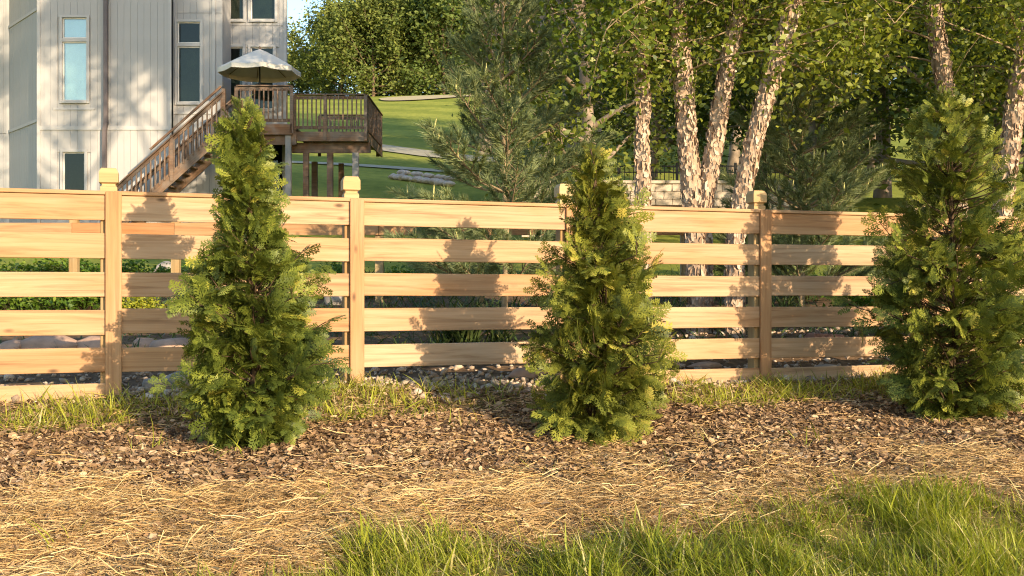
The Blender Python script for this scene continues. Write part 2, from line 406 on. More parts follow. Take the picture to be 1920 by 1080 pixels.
strawc = ramp(nt, [(0.3, (0.15, 0.085, 0.035)), (0.6, (0.36, 0.22, 0.09))], n1).outputs[0]
lawnc = ramp(nt, [(0.3, (0.20, 0.22, 0.036)), (0.7, (0.30, 0.30, 0.052))], n2).outputs[0]
lawnc = mixc(nt, lawnc, ramp(nt, [(0.35, (0.8, 0.85, 0.8)), (0.65, (1.12, 1.1, 1.05))], n3).outputs[0], 1.0, 'MULTIPLY')
wv = nd(nt, 'ShaderNodeTexWave', wave_type='BANDS', bands_direction='DIAGONAL'); wv.inputs['Scale'].default_value = 0.06; wv.inputs['Distortion'].default_value = 2.0; wv.inputs['Detail'].default_value = 2; nt.links.new(geo.outputs['Position'], wv.inputs['Vector'])
lawnc = mixc(nt, lawnc, ramp(nt, [(0.35, (0.84, 0.88, 0.8)), (0.65, (1.08, 1.06, 1.05))], wv.outputs['Fac']).outputs[0], 1.0, 'MULTIPLY')
bedc = ramp(nt, [(0.3, (0.075, 0.045, 0.024)), (0.7, (0.21, 0.135, 0.075))], n1).outputs[0]
c = mixc(nt, soil, bedc, sep.outputs[2]); c = mixc(nt, c, strawc, sep.outputs[0]); c = mixc(nt, c, lawnc, sep.outputs[1])
nt.links.new(c, b.inputs['Base Color']); b.inputs['Roughness'].default_value = 0.95; b.inputs['Specular IOR Level'].default_value = 0.1
bump(nt, b, n1, 0.8, 0.03)
gme = np_mesh('ground', np.stack([Xs, Ys, Zs], 1), gF, m, smooth=True)
ca = gme.color_attributes.new('zone', 'FLOAT_COLOR', 'POINT'); ca.data.foreach_set('color', gcol.ravel())
tag(link('ground', gme), 'sloping ground of mulch bed and lawn rising to the fairway', 'ground', kind='structure')

def ribbon(name, pts, width, mat, lift, label, cat):
    P = []
    for i in range(len(pts) - 1):
        a, c_ = Vector(pts[i]), Vector(pts[i + 1])
        for t in np.linspace(0, 1, 16, endpoint=False): P.append(a.lerp(c_, t))
    P.append(Vector(pts[-1])); P = np.array([[p.x, p.y] for p in P])
    for _ in range(6): P[1:-1] = (P[:-2] + 2 * P[1:-1] + P[2:]) / 4
    T = np.gradient(P, axis=0); T /= np.linalg.norm(T, axis=1, keepdims=True); N = np.stack([-T[:, 1], T[:, 0]], 1)
    V = []
    for k in np.linspace(-0.5, 0.5, 5):
        q = P + N * width * k; V.append(np.stack([q[:, 0], q[:, 1], ground_z(q[:, 0], q[:, 1]) + lift], 1))
    V = np.stack(V, 1); n = len(P); i = np.arange(n - 1)[:, None] * 5 + np.arange(4)[None]; i = i.ravel()
    me = np_mesh(name, V.reshape(-1, 3), np.stack([i, i + 1, i + 6, i + 5], 1), mat, smooth=True)
    return tag(link(name, me), label, cat, kind='structure')
ribbon('cart_path', [hit(x, y) for x, y in ((560, 262), (640, 268), (705, 276), (760, 284), (820, 292), (900, 300), (1000, 305))], 2.0, M['concrete'], 0.06, 'pale concrete cart path crossing the upper fairway slope', 'path')
ribbon('foot_path', [hit(x, y) for x, y in ((470, 300), (545, 305), (620, 308), (700, 313), (800, 320), (900, 327), (1000, 335))], 0.9, M['concrete'], 0.05, 'narrow pale path above the stone edging', 'path')
hb = hit(790, 184)
bk = []
for a in np.linspace(0, 2 * np.pi, 40, endpoint=False):
    r = 1 + 0.12 * math.sin(3 * a + 1); X_, Y_ = hb.x + math.cos(a) * 5.2 * r, hb.y + math.sin(a) * 5.5 * r
    bk.append((X_, Y_, gz(X_, Y_) + 0.12))
bk.append((hb.x, hb.y, hb.z + 0.10))
tag(link('sand_bunker', np_mesh('sand_bunker', bk, np.array([[i, (i + 1) % 40, 40] for i in range(40)]), M['sand'])), 'pale sand bunker at the top of the fairway', 'bunker', kind='structure')

# ------------------------------------------------------------------ front fence
def fence_at(x):
    k = (x - 960) / F; Y = FY0 / (1 - FYS * k); return Vector((k * Y, Y, 0))
FANG = math.atan(FYS)
P1 = fence_at(213)
fence = tag(empty('wooden_fence', (P1.x, P1.y, gz(P1.x, P1.y)), FANG), 'new cedar fence of wide horizontal boards with capped posts', 'fence')
FZ = -gz(P1.x, P1.y)      # camera height in fence coordinates
def along(p): return (p - P1).dot(FDIR)
trim_x = [213, 669, 1072, 1434, 1735]
S = [along(fence_at(x)) for x in trim_x]
S = [S[0] - 2.84, S[0] - 1.42] + S + [S[-1] + 1.42, S[-1] + 2.84]
def fgz(s): p = P1 + FDIR * s; return gz(p.x, p.y) + FZ      # ground in fence coordinates
capP = [(.046, .0), (.046, .026), (.037, .034), (.037, .044), (.053, .053), (.053, .112), (.041, .136)]
def square_lathe(prof):
    V, Fc = [], []
    for w, z in prof: V += [(-w, -w, z), (w, -w, z), (w, w, z), (-w, w, z)]
    for i in range(len(prof) - 1):
        for j in range(4): a = i * 4 + j; c_ = i * 4 + (j + 1) % 4; Fc.append((a, c_, c_ + 4, a + 4))
    n = len(prof) * 4; Fc.append((n - 4, n - 3, n - 2, n - 1)); Fc.append((3, 2, 1, 0))
    me = bpy.data.meshes.new('post_cap'); me.from_pydata(V, [], Fc); me.materials.append(M['capwood']); return me
cap_me = square_lathe(capP)
def board_mesh(L, t, h, mat, bev=0.003):
    bm = bmesh.new(); bmesh.ops.create_cube(bm, size=1.0)
    for v in bm.verts: v.co = Vector((v.co.x * L, v.co.y * t, v.co.z * h))
    bmesh.ops.bevel(bm, geom=bm.edges[:], offset=bev, segments=1, affect='EDGES')
    return bm_mesh('board', bm, mat)
ROWS = [(.571, .424), (.350, .205), (.127, -.015), (-.090, -.235), (-.313, -.455), (-.520, -.665)]
TOPZ = .571 + FZ
for i, s in enumerate(S):
    g = fgz(s)
    ps = s - 0.028
    h = TOPZ - (g - 0.3)
    po = link('post', board_mesh(h, 0.09, 0.09, M['postwood'], 0.004), fence, (ps, 0.0665, g - 0.3 + h / 2), (0, -math.pi / 2, 0))
    cp = link('post_cap', cap_me, po, (h / 2 + 0.024, 0, 0), (0, math.pi / 2, 0))
    th = TOPZ + 0.020 - (g - 0.03)
    link('trim_board', board_mesh(th, 0.019, 0.088, M['trimwood']), fence, (s, -0.0105, g - 0.03 + th / 2), (0, -math.pi / 2, 0))
for i in range(len(S) - 1):
    a, c_ = S[i], S[i + 1]; L = c_ - a
    for r, (zt_, zb_) in enumerate(ROWS):
        if r == 5 and i in (2, 3): continue
        o = link('board', board_mesh(L - 0.004, 0.019, zt_ - zb_, M['cedar']), fence,
             ((a + c_) / 2, 0.0105, (zt_ + zb_) / 2 + FZ + random.uniform(-.003, .003)), (0, random.uniform(-.0035, .0035), 0))
    link('top_rail', board_mesh(L - 0.004, 0.115, 0.023, M['cedar']), fence, ((a + c_) / 2, 0.044, TOPZ + 0.0125))

# ------------------------------------------------------------------ scattered ground cover
def strip_template(nseg, width, bend, taper=True):
    """flat strip along +x, unit length, bending up to +z"""
    V, Fc = [], []
    for i in range(nseg + 1):
        t = i / nseg; w = width * ((1 - t ** 2) if taper else 1) * 0.5 + 1e-4
        V += [(t, -w, bend * t * t), (t, w, bend * t * t)]
    for i in range(nseg): Fc.append((2 * i, 2 * i + 1, 2 * i + 3, 2 * i + 2))
    return np.array(V), np.array(Fc)

def points_in(n, mask_fn, rng, xr=(-4.2, 4.8), yr=(3.0, 8.6)):
    X = rng.uniform(*xr, n); Y = rng.uniform(*yr, n)
    vis = np.abs(X) < 0.62 * Y + 0.4
    X, Y = X[vis], Y[vis]; Z = ground_z(X, Y)
    keep = rng.uniform(0, 1, len(X)) < mask_fn(X, Y, Z)
    return X[keep], Y[keep], Z[keep]

def stuff(name, V, Fc, mat, rnd, label, cat):
    return tag(link(name, np_mesh(name, V, Fc, mat, rnd)), label, cat, kind='stuff')

# foreground lawn blades
rng = np.random.default_rng(1)
def gmask(X, Y, Z):
    g, s, mu, st, d = zones(X, Y, Z)
    clump = smooth01(0.72 + 0.7 * fbm(X, Y, 31, 2.0, 3))
    return (d > 0) * g * clump
X, Y, Z = points_in(230000, gmask, rng, (-2.4, 3.2), (3.1, 6.2))
parts, rn = [], []
for k, (bend, w) in enumerate(((-.25, .045), (-.5, .04), (-.12, .05), (-.8, .038))):
    sel = np.arange(len(X)) % 4 == k; n = sel.sum()
    TV, TF = strip_template(3, w, bend)
    yaw = rng.uniform(0, 2 * np.pi, n); el = rng.normal(1.15, 0.28, n)
    ax = np.stack([np.cos(yaw) * np.cos(el), np.sin(yaw) * np.cos(el), np.sin(el)], 1)
    R = frames(ax, rng.normal(0, 0.25, n))
    # local normal should lean so that blades droop outwards
    L = np.clip(rng.gamma(6, 0.0135, n), 0.03, 0.18) * (0.75 + 0.5 * smooth01(0.5 + fbm(X[sel], Y[sel], 33, 1.3, 2)))
    V, Fc = scatter(TV, TF, R, np.stack([X[sel], Y[sel], Z[sel] - 0.004], 1), L)
    parts.append((V, Fc)); r = np.clip(rng.normal(0.5, 0.24, n) + 0.15 * fbm(X[sel], Y[sel], 35, 0.8, 2), 0, 1); r[rng.uniform(size=n) < 0.10] = 1.0
    rn.append(np.repeat(r, len(TF)))
V, Fc = merge(parts); stuff('lawn_grass', V, Fc, M['grass'], np.concatenate(rn), 'bright green lawn grass in front of the straw', 'grass')

# thin grass along the foot of the fence, and tufts in the mulch
def smask(X, Y, Z):
    g, s, mu, st, d = zones(X, Y, Z); x, y = proj(X, Y, Z)
    w = np.interp(x, [-600, 0, 330, 380, 560, 600, 830, 900, 1150, 1240, 1700, 2200], [1, 1, .8, .2, .4, 1, .7, .2, .4, .9, 1, .8])
    return (d > -0.1) * np.clip(st * w * smooth01(0.6 + 0.8 * fbm(X, Y, 41, 1.5, 3)) + 0.012 * (1 - g) * (fbm(X, Y, 43, 1.2, 2) > 0.75) * 6, 0, 1)
X, Y, Z = points_in(260000, smask, rng)
TV, TF = strip_template(3, .05, -.35); n = len(X)
yaw = rng.uniform(0, 2 * np.pi, n); el = rng.normal(0.8, 0.4, n)
ax = np.stack([np.cos(yaw) * np.cos(el), np.sin(yaw) * np.cos(el), np.sin(el)], 1)
V, Fc = scatter(TV, TF, frames(ax, rng.normal(0, .4, n)), np.stack([X, Y, Z - .004], 1), np.clip(rng.gamma(6, 0.0145, n), .03, .19))
r = np.clip(rng.normal(.62, .3, n), 0, 1)
stuff('fence_grass', V, Fc, M['grass'], np.repeat(r, len(TF)), 'thin yellowing grass strip at the foot of the cedar fence', 'grass')

# dead leaves and mulch chips
def lmask(X, Y, Z):
    g, s, mu, st, d = zones(X, Y, Z)
    return (d > -0.3) * np.clip(mu * (1 - 0.62 * s) * (1 - g) + 0.45 * st, 0, 1)
X, Y, Z = points_in(340000, lmask, rng)
parts, rn = [], []
CH = [np.array([(-.5, -.3, 0), (.1, -.42, .12), (.55, .05, .02), (.05, .4, .14), (-.45, .25, .05)]), np.array([(-.6, -.1, 0), (0, -.28, .2), (.6, -.05, .1), (.1, .25, -.02), (-.4, .2, .1)]),
      np.array([(-.5, -.12, 0), (.2, -.16, .05), (.6, 0, .16), (.1, .14, .05), (-.5, .1, .02)])]
for k, TV in enumerate(CH):
    sel = np.arange(len(X)) % 3 == k; n = sel.sum()
    yaw = rng.uniform(0, 2 * np.pi, n); el = rng.normal(0, .35, n)
    ax = np.stack([np.cos(yaw) * np.cos(el), np.sin(yaw) * np.cos(el), np.sin(el)], 1)
    TF = np.array([(0, 1, 3), (1, 2, 3), (0, 3, 4)])
    V, Fc = scatter(TV, TF, frames(ax, rng.normal(0, .55, n)), np.stack([X[sel], Y[sel], Z[sel] + rng.uniform(0, .014, n)], 1), np.clip(rng.gamma(4, .0050, n), .008, .05))
    parts.append((V, Fc)); rn.append(np.repeat(np.clip(rng.normal(.5, .27, n) - .12 * fbm(X[sel], Y[sel], 51, .8, 3), 0, 1), 3))
V, Fc = merge(parts); stuff('leaf_litter', V, Fc, M['litter'], np.concatenate(rn), 'brown dead leaves and bark mulch around the evergreens', 'mulch')

# straw
def tmask(X, Y, Z):
    g, s, mu, st, d = zones(X, Y, Z)
    thin = smooth01(0.75 + 0.8 * fbm(X, Y, 61, .9, 3))
    return (d > 0.1) * np.clip((s * (0.25 + .75 * thin) + (.06 * mu + .06 * st)) * (1 - .75 * g), 0, 1)
X, Y, Z = points_in(520000, tmask, rng, (-4.2, 4.8), (3.0, 7.6))
parts, rn = [], []
flow = 2.2 * fbm(X, Y, 63, .7, 2)
for k, bend in enumerate((.06, -.12, .16, -.05)):
    sel = np.arange(len(X)) % 4 == k; n = sel.sum()
    TV, TF = strip_template(2, .016, bend, False); TV[2:4, 1] += (.05, -.07, .03, -.02)[k]
    yaw = flow[sel] + rng.normal(0, .85, n) + (rng.uniform(size=n) < .5) * np.pi; el = rng.normal(.02, .15, n)
    ax = np.stack([np.cos(yaw) * np.cos(el), np.sin(yaw) * np.cos(el), np.sin(el)], 1)
    L = np.clip(rng.gamma(3.0, .022, n), .02, .2)
    V, Fc = scatter(TV, TF, frames(ax, rng.normal(0, .8, n)), np.stack([X[sel], Y[sel], Z[sel] + rng.uniform(.0, .024, n)], 1), np.stack([L, np.clip(L, .09, .14) * rng.uniform(.7, 1.8, n), L], 1))
    parts.append((V, Fc)); rn.append(np.repeat(np.clip(rng.normal(.55, .26, n) + .15 * fbm(X[sel], Y[sel], 65, .8, 3), 0, 1), len(TF)))
V, Fc = merge(parts); stuff('straw', V, Fc, M['straw'], np.concatenate(rn), 'loose golden straw strewn between lawn and mulch', 'straw')

# pebbles under and behind the fence
def ico(sub):
    bm = bmesh.new(); bmesh.ops.create_icosphere(bm, subdivisions=sub, radius=1.0); bm.verts.ensure_lookup_table()
    V = np.array([v.co[:] for v in bm.verts]); Fc = np.array([[v.index for v in f.verts] for f in bm.faces]); bm.free(); return V, Fc
IV, IF = ico(1)
def pmask(X, Y, Z):
    g, s, mu, st, d = zones(X, Y, Z); x, y = proj(X, Y, Z)
    edge = np.interp(x, [-500, 200, 380, 600, 700, 860, 1050, 1200, 1300, 1420, 1500, 2200], [.06, .05, .12, .10, .16, .34, .34, .2, .2, .1, .06, .05]) * (1 + .5 * fbm(X, Y, 71, 1.5, 2))
    return ((d < edge) & (d > -1.9)) * np.where(d > -.5, 1.0, .55)
X, Y, Z = points_in(14000, pmask, rng, (-3.6, 4.6), (5.2, 10.2)); n = len(X)
parts, rn = [], []
for k in range(5):
    sel = np.arange(n) % 5 == k; q = sel.sum(); r3 = np.random.default_rng(80 + k)
    TV = IV * (1 + .25 * r3.normal(size=(len(IV), 1)).clip(-1, 1)) * np.array([1, .8, .6])
    ax = rng.normal(size=(q, 3)) * np.array([1, 1, .3])
    sz = np.clip(rng.gamma(4, .0042, q), .008, .045)
    V, Fc = scatter(TV, IF, frames(ax, rng.normal(0, .3, q)), np.stack([X[sel], Y[sel], Z[sel] + sz * .3], 1), sz)
    parts.append((V, Fc)); rn.append(np.repeat(np.clip(rng.normal(.5, .25, q), 0, 1), len(IF)))
V, Fc = merge(parts); stuff('pebbles', V, Fc, M['pebble'], np.concatenate(rn), 'pale pebbles spilling under the cedar fence', 'gravel')

# ------------------------------------------------------------------ arborvitae
def frond_template(seed):
    r = np.random.default_rng(seed); V, Fc = [], []
    def diamond(p, d, L, w, zc):
        p = np.array(p); d = np.array(d); s = np.array([-d[1], d[0]])
        i = len(V)
        zt = lambda q: -.22 * (q[0] ** 2) - .55 * q[1] ** 2 + zc
        for q in (p, p + d * L * .45 + s * w, p + d * L, p + d * L * .45 - s * w): V.append((q[0], q[1], zt(q)))
        Fc.append((i, i + 1, i + 2, i + 3))
    for k in range(3): diamond((k * .3, 0), (1, 0), .40, .022, 0)
    for k in range(6):
        for sgn in (-1, 1):
            t = .12 + .135 * k + (0.065 if sgn > 0 else 0) + r.normal(0, .012)
            L = (.36 * (1 - t) ** .8 + .12) * r.uniform(.8, 1.15) * (0.6 + .4 * min(1, t / .3))
            a = sgn * r.uniform(.55, .8); d = np.array((math.cos(a), math.sin(a)))
            p = np.array((t, 0)); zc = r.normal(0, .012); diamond(p, d, L, .032, zc)
            for j, (u, sd) in enumerate(((.32, -sgn), (.52, sgn))):
                if L < .2 and j: continue
                b_ = a + sd * .75; diamond(p + d * L * u, (math.cos(b_), math.sin(b_)), L * .36 + .03, .027, zc)
    return np.array(V), np.array(Fc)
FRONDS = [frond_template(s) for s in (1, 2, 3)]

def arborvitae(X0, Y0, prof, seed, nfr, label, lean=(0, 0), extra=()):
    """prof: (photo row, centre column, half width) read at the tree's depth"""
    rg = np.random.default_rng(seed); z0 = gz(X0, Y0)
    root = tag(empty('arborvitae', (X0, Y0, z0)), label, 'evergreen tree', 'young evergreens planted along the fence')
    pr = np.array(prof, float)
    hz = (HOR - pr[:, 0]) * Y0 / F - z0; cx = (pr[:, 1] - 960) * Y0 / F - X0; hw = pr[:, 2] * Y0 / F
    o = np.argsort(hz); hz, cx, hw = hz[o], cx[o], hw[o]
    H = hz[-1]
    # trunk and limbs
    tz = np.linspace(-.05, H * .985, 14); P = np.stack([np.interp(tz, hz, cx) * smooth01(tz / .4), .02 * np.sin(tz * 4 + seed), tz], 1)
    parts = [tube(P, np.interp(tz, [0, H], [.022, .003]), 7)]
    # fronds
    nb = nfr; hh = rg.uniform(0, 1, nb * 6); hh = hh[rg.uniform(size=len(hh)) < (np.interp(hh * H, hz, hw) / hw.max()) * .85 + .15][:nb] * H
    nb = len(hh); th = rg.uniform(0, 2 * np.pi, nb)
    lob = 1 + .16 * np.sin(3 * th + hh * 9 + seed) * np.sin(hh * 13 + 2 * seed) + .08 * np.sin(7 * th - hh * 17) + .09 * rg.normal(size=nb)
    R = np.interp(hh, hz, hw) * lob
    rr = R * rg.choice([1.2, 1.04, .94, .78, .58, .38], nb, p=[.07, .23, .25, .21, .14, .10])
    out = np.stack([np.cos(th), np.sin(th), np.zeros(nb)], 1)
    LB = np.clip(rg.normal(.15, .035, nb), .07, .25) * np.interp(hh / H, [0, .55, .85, 1], [1.05, .95, .8, .5])
    el = np.interp(hh / H, [0, .25, .6, .85, 1], [-.05, .25, .55, .85, 1.2]) + rg.normal(0, .3, nb)
    LD = 16; hh[:LD] = H * np.linspace(.84, .985, LD); rr[:LD] = 0; el[:LD] = rg.normal(1.3, .16, LD); LB[:LD] = rg.uniform(.06, .10, LD)      # the leader
    axb = out * np.cos(el)[:, None]; axb[:, 2] = np.sin(el)
    axb[:, :2] += rg.normal(0, .25, (nb, 2)); axb /= np.linalg.norm(axb, axis=1, keepdims=True)
    bb = np.stack([np.interp(hh, hz, cx), np.zeros(nb), hh], 1) + out * np.clip(rr - 1.22 * LB * np.cos(el), 0.0, None)[:, None]
    bb[:, 2] = np.maximum(bb[:, 2] - .6 * LB * np.sin(el), .03)
    rollb = np.where(rg.uniform(size=nb) < .45, rg.normal(np.pi / 2, .5, nb), rg.normal(0, .6, nb)); RB = frames(axb, rollb)
    NF = 7; base, ax, roll_n, L, hf, bid = [], [], [], [], [], []
    for j in range(NF):
        u = j / (NF - 1); sg = 0 if j == NF - 1 else (1 if j % 2 else -1)
        aa = sg * rg.uniform(.45, .95, nb)[:, None]; a_ = RB[:, :, 0] * np.cos(aa) + RB[:, :, 1] * np.sin(aa) + RB[:, :, 2] * rg.normal(0, .18, (nb, 1)); a_[:, 2] -= .12
        base.append(bb + RB[:, :, 0] * (LB * .62 * u)[:, None]); ax.append(a_); roll_n.append(RB[:, :, 2] + rg.normal(0, .22, (nb, 3)))
        L.append(LB * (.74 - .15 * abs(u - .4)) * rg.uniform(.8, 1.2, nb)); hf.append(hh); bid.append(np.arange(nb))
    base, ax, roll_n, L, hf, bid = [np.concatenate(q) for q in (base, ax, roll_n, L, hf, bid)]
    ax /= np.linalg.norm(ax, axis=1, keepdims=True); side = np.cross(roll_n, ax); side /= np.linalg.norm(side, axis=1, keepdims=True)
    RF = np.stack([ax, side, np.cross(ax, side)], 2); n = len(base); cbr = rg.normal(0, .1, nb)
    rn, fp = [], []
    for k in range(3):
        s = np.arange(n) % 3 == k; TV, TF = FRONDS[k]
        fp.append(scatter(TV, TF, RF[s], base[s], L[s]))
        r = np.clip(rg.normal(.48, .17, s.sum()) + cbr[bid[s]] + .10 * (hf[s] / H - .5), 0, 1); r[rg.uniform(size=len(r)) < .012] = 1.0
        rn.append(np.clip(np.repeat(r, len(TF)) + rg.normal(0, .09, s.sum() * len(TF)), 0, 1))
    V, Fc = merge(fp)
    link('crown', np_mesh('crown', V, Fc, M['arbor'], np.concatenate(rn)), root)
    lim = []
    for i in range(0, nb, 2):
        z_ = max(.05, hh[i] - .25 * R[i] - .05); a = np.array([np.interp(z_, hz, cx), 0, z_])
        lim.append(tube(np.array([a, (a + bb[i]) / 2 + [0, 0, -.01], bb[i], bb[i] + axb[i] * LB[i] * .6]), [.007, .005, .003, .002], 4))
    for ex in extra:
        lim.append(tube(np.array(ex), [.006, .005, .003], 5))
    V, Fc = merge(parts + lim)
    link('trunk', np_mesh('trunk', V, Fc, M['twig'], smooth=True), root)
    return root
T1 = (-1.29, 5.26); T2 = (.47, 5.88); T3 = (2.73, 6.67)
arborvitae(*T1, [(178, 455, 4), (205, 453, 12), (232, 455, 30), (262, 457, 50), (300, 458, 56), (330, 462, 54), (362, 466, 42), (388, 468, 46), (420, 470, 68), (470, 472, 96), (530, 476, 116), (590, 480, 128), (650, 482, 132), (720, 480, 128), (790, 474, 112), (830, 468, 92), (858, 468, 60)], 3, 600,
           'arborvitae with a narrow waisted top, in front of the deck stairs')
arborvitae(*T2, [(274, 1106, 5), (295, 1110, 24), (335, 1118, 46), (380, 1122, 60), (420, 1122, 68), (470, 1128, 88), (530, 1134, 104), (590, 1134, 116), (650, 1136, 126), (710, 1136, 122), (750, 1122, 132), (780, 1112, 130), (812, 1115, 82)], 7, 540,
           'cone-shaped arborvitae in front of a fence post, birch trunks behind it',
           extra=[[(-.03, -.06, 1.30), (-.01, -.06, 1.42), (-.04, -.05, 1.56)]])
arborvitae(*T3, [(168, 1772, 6), (192, 1770, 34), (225, 1772, 62), (270, 1775, 84), (330, 1778, 94), (390, 1782, 104), (440, 1784, 124), (500, 1786, 136), (580, 1788, 142), (660, 1790, 140), (720, 1786, 128), (750, 1784, 112), (782, 1784, 78)], 12, 800,
           'tallest and widest arborvitae, a peeling birch stem rising straight behind its top')

# ------------------------------------------------------------------ house
HY = 31.0
house = tag(empty('house', (pX(230, HY), HY, 1.9)), 'tall pale grey two-storey house with vertical board siding', 'house')
HO = Vector(house.location)
def hbox(name, mat, parent, x0, x1, y0, y1, z0, z1, bev=0.0):
    """world box under the house (or a part that sits at the house origin)"""
    po = HO if parent is house else HO + parent.location
    return box(name, mat, parent, x0 - po.x, x1 - po.x, y0 - po.y, y1 - po.y, z0 - po.z, z1 - po.z, bev)
WTOP = 10.8; WBOT = 1.6
def siding_wall(xa, xb, Y, openings, splits, bw=0.195):
    """boards .03 thick in front of a wall core; openings (x0,x1,z0,z1) are kept free; splits = heights of a horizontal joint"""
    # core made of pieces round the openings so the windows are real recesses
    bm = bmesh.new()
    xs = sorted({xa, xb, *[v for o in openings for v in o[:2]]}); zs_ = sorted({WBOT, WTOP, *[v for o in openings for v in o[2:]]})
    for i in range(len(xs) - 1):
        for j in range(len(zs_) - 1):
            cx_, cz_ = (xs[i] + xs[i + 1]) / 2, (zs_[j] + zs_[j + 1]) / 2
            if any(o[0] < cx_ < o[1] and o[2] < cz_ < o[3] for o in openings): continue
            r = bmesh.ops.create_cube(bm, size=1.0)
            for v in r['verts']:
                v.co = Vector((cx_ - HO.x + v.co.x * (xs[i + 1] - xs[i]), Y - HO.y + .13 + v.co.y * .2, cz_ - HO.z + v.co.z * (zs_[j + 1] - zs_[j])))
    w = link('wall', bm_mesh('wall', bm, M['siding']), house)
    n = max(1, round((xb - xa) / bw)); bw = (xb - xa) / n
    for i in range(n):
        a, c_ = xa + i * bw, xa + (i + 1) * bw
        cuts = [WBOT] + sorted(splits) + [WTOP]
        for j in range(len(cuts) - 1):
            segs = [(cuts[j], cuts[j + 1] - .015)]
            for (ox0, ox1, oz0, oz1) in openings:
                if c_ > ox0 + .01 and a < ox1 - .01:
                    new = []
                    for s0, s1 in segs:
                        if oz1 <= s0 or oz0 >= s1: new.append((s0, s1)); continue
                        if oz0 > s0: new.append((s0, oz0))
                        if oz1 < s1: new.append((oz1, s1))
                    segs = new
            for s0, s1 in segs:
                if s1 - s0 > .03: hbox('siding_board', M['siding'], house, a + .003, c_ - .003, Y, Y + .024, s0, s1)
    return w

def window(x0, x1, z0, z1, Y, bars, shade, glass='pane'):
    """recessed window: casing, sashes, panes, blind; bars = heights of the transoms"""
    wd = hbox('window', M['dark'], house, x0 - .02, x1 + .02, Y + .34, Y + .36, z0 - .02, z1 + .02)
    def sub(name, mat, a, c_, y0, y1, d, e): return hbox(name, mat, wd, a, c_, y0, y1, d, e)
    cw = .075
    sub('casing', M['housetrim'], x0 - cw, x0, Y - .035, Y + .06, z0 - cw, z1 + cw); sub('casing', M['housetrim'], x1, x1 + cw, Y - .035, Y + .06, z0 - cw, z1 + cw)
    sub('casing', M['housetrim'], x0, x1, Y - .033, Y + .06, z1, z1 + cw); sub('sill', M['housetrim'], x0, x1, Y - .07, Y + .06, z0 - cw, z0)
    lev = [z0] + list(bars) + [z1]
    for k in range(len(lev) - 1):
        a, c_ = lev[k] + (.05 if k else .0), lev[k + 1] - (.05 if k < len(lev) - 2 else 0)
        f = .035
        sub('sash', M['white'], x0, x0 + f, Y + .03, Y + .07, a, c_); sub('sash', M['white'], x1 - f, x1, Y + .03, Y + .07, a, c_)
        sub('sash', M['white'], x0 + f, x1 - f, Y + .03, Y + .07, a, a + f); sub('sash', M['white'], x0 + f, x1 - f, Y + .03, Y + .07, c_ - f, c_)
        sub('pane', M[glass], x0 + f, x1 - f, Y + .048, Y + .054, a + f, c_ - f)
        st = shade[k]
        if st == 'roller': sub('roller_shade', M['shade'], x0 + f, x1 - f, Y + .11, Y + .115, a + f, c_ - f)
        elif st:
            bm = bmesh.new(); z = a + .05
            while z < c_ - .05:
                r = bmesh.ops.create_cube(bm, size=1.0)
                for v in r['verts']:
                    v.co = Vector((v.co.x * (x1 - x0 - .09), v.co.y * .05, v.co.z * .006 + v.co.y * -.45)); v.co += Vector(((x0 + x1) / 2, Y + .14, z)) - HO - Vector(wd.location)
                z += .085 if st == 'blinddark' else .062
            tag(link('blind', bm_mesh('blind', bm, M[st]), wd), kind='stuff')
    for z in bars: sub('transom', M['housetrim'], x0, x1, Y - .02, Y + .06, z - .05, z + .05)
    return wd
def op(x0, x1, y1, y0, Y): return (pX(x0, Y), pX(x1, Y), pZ(y0, Y), pZ(y1, Y))

YB, YC = 31.35, 32.3
wA1 = op(117, 163, 33, 189, HY); wA2 = op(118, 159, 285, 368, HY)
wB1 = op(333, 376, 41, 192, YB)
wC1 = op(419, 456, 88, 205, YC); wC2 = op(470, 513, 88, 205, YC); wC3 = op(418, 457, -70, 37, YC); wC4 = op(470, 516, -70, 37, YC)
dC = (pX(424, YC), pX(531, YC), 1.95, pZ(262, YC))
zs1 = pZ(238, HY)
siding_wall(pX(70, HY), pX(320, HY), HY, [wA1, wA2], [zs1])
siding_wall(pX(320, YB) - .0, pX(417, YB), YB, [wB1], [pZ(211, YB), pZ(24, YB)])
siding_wall(pX(417, YC) - .1, pX(536, YC), YC, [wC1, wC2, wC3, wC4, dC], [pZ(250, YC), pZ(48, YC)])
window(*wA1, HY, [pZ(75, HY)], ['blind', 'roller'], 'bright_pane'); window(*wA2, HY, [], [None])
window(*wB1, YB, [pZ(84, YB)], ['blinddark', None])
window(*wC1, YC, [pZ(124, YC)], ['blinddark', None]); window(*wC2, YC, [pZ(124, YC)], ['blinddark', None])
window(*wC3, YC, [], ['blinddark']); window(*wC4, YC, [], ['blinddark'])
# garden door under the deck
dr = hbox('door', M['dark'], house, dC[0], dC[1], YC + .30, YC + .33, dC[2], dC[3])
for k in range(4):
    a = dC[0] + (dC[1] - dC[0]) * k / 3; hbox('door_frame', M['postgrey'], dr, a - .04, a + .04, YC + .02, YC + .10, dC[2], dC[3])
for k in range(3):
    a = dC[0] + (dC[1] - dC[0]) * k / 3; c_ = dC[0] + (dC[1] - dC[0]) * (k + 1) / 3
    hbox('pane', M['pane'], dr, a + .04, c_ - .04, YC + .05, YC + .056, dC[2], dC[3])
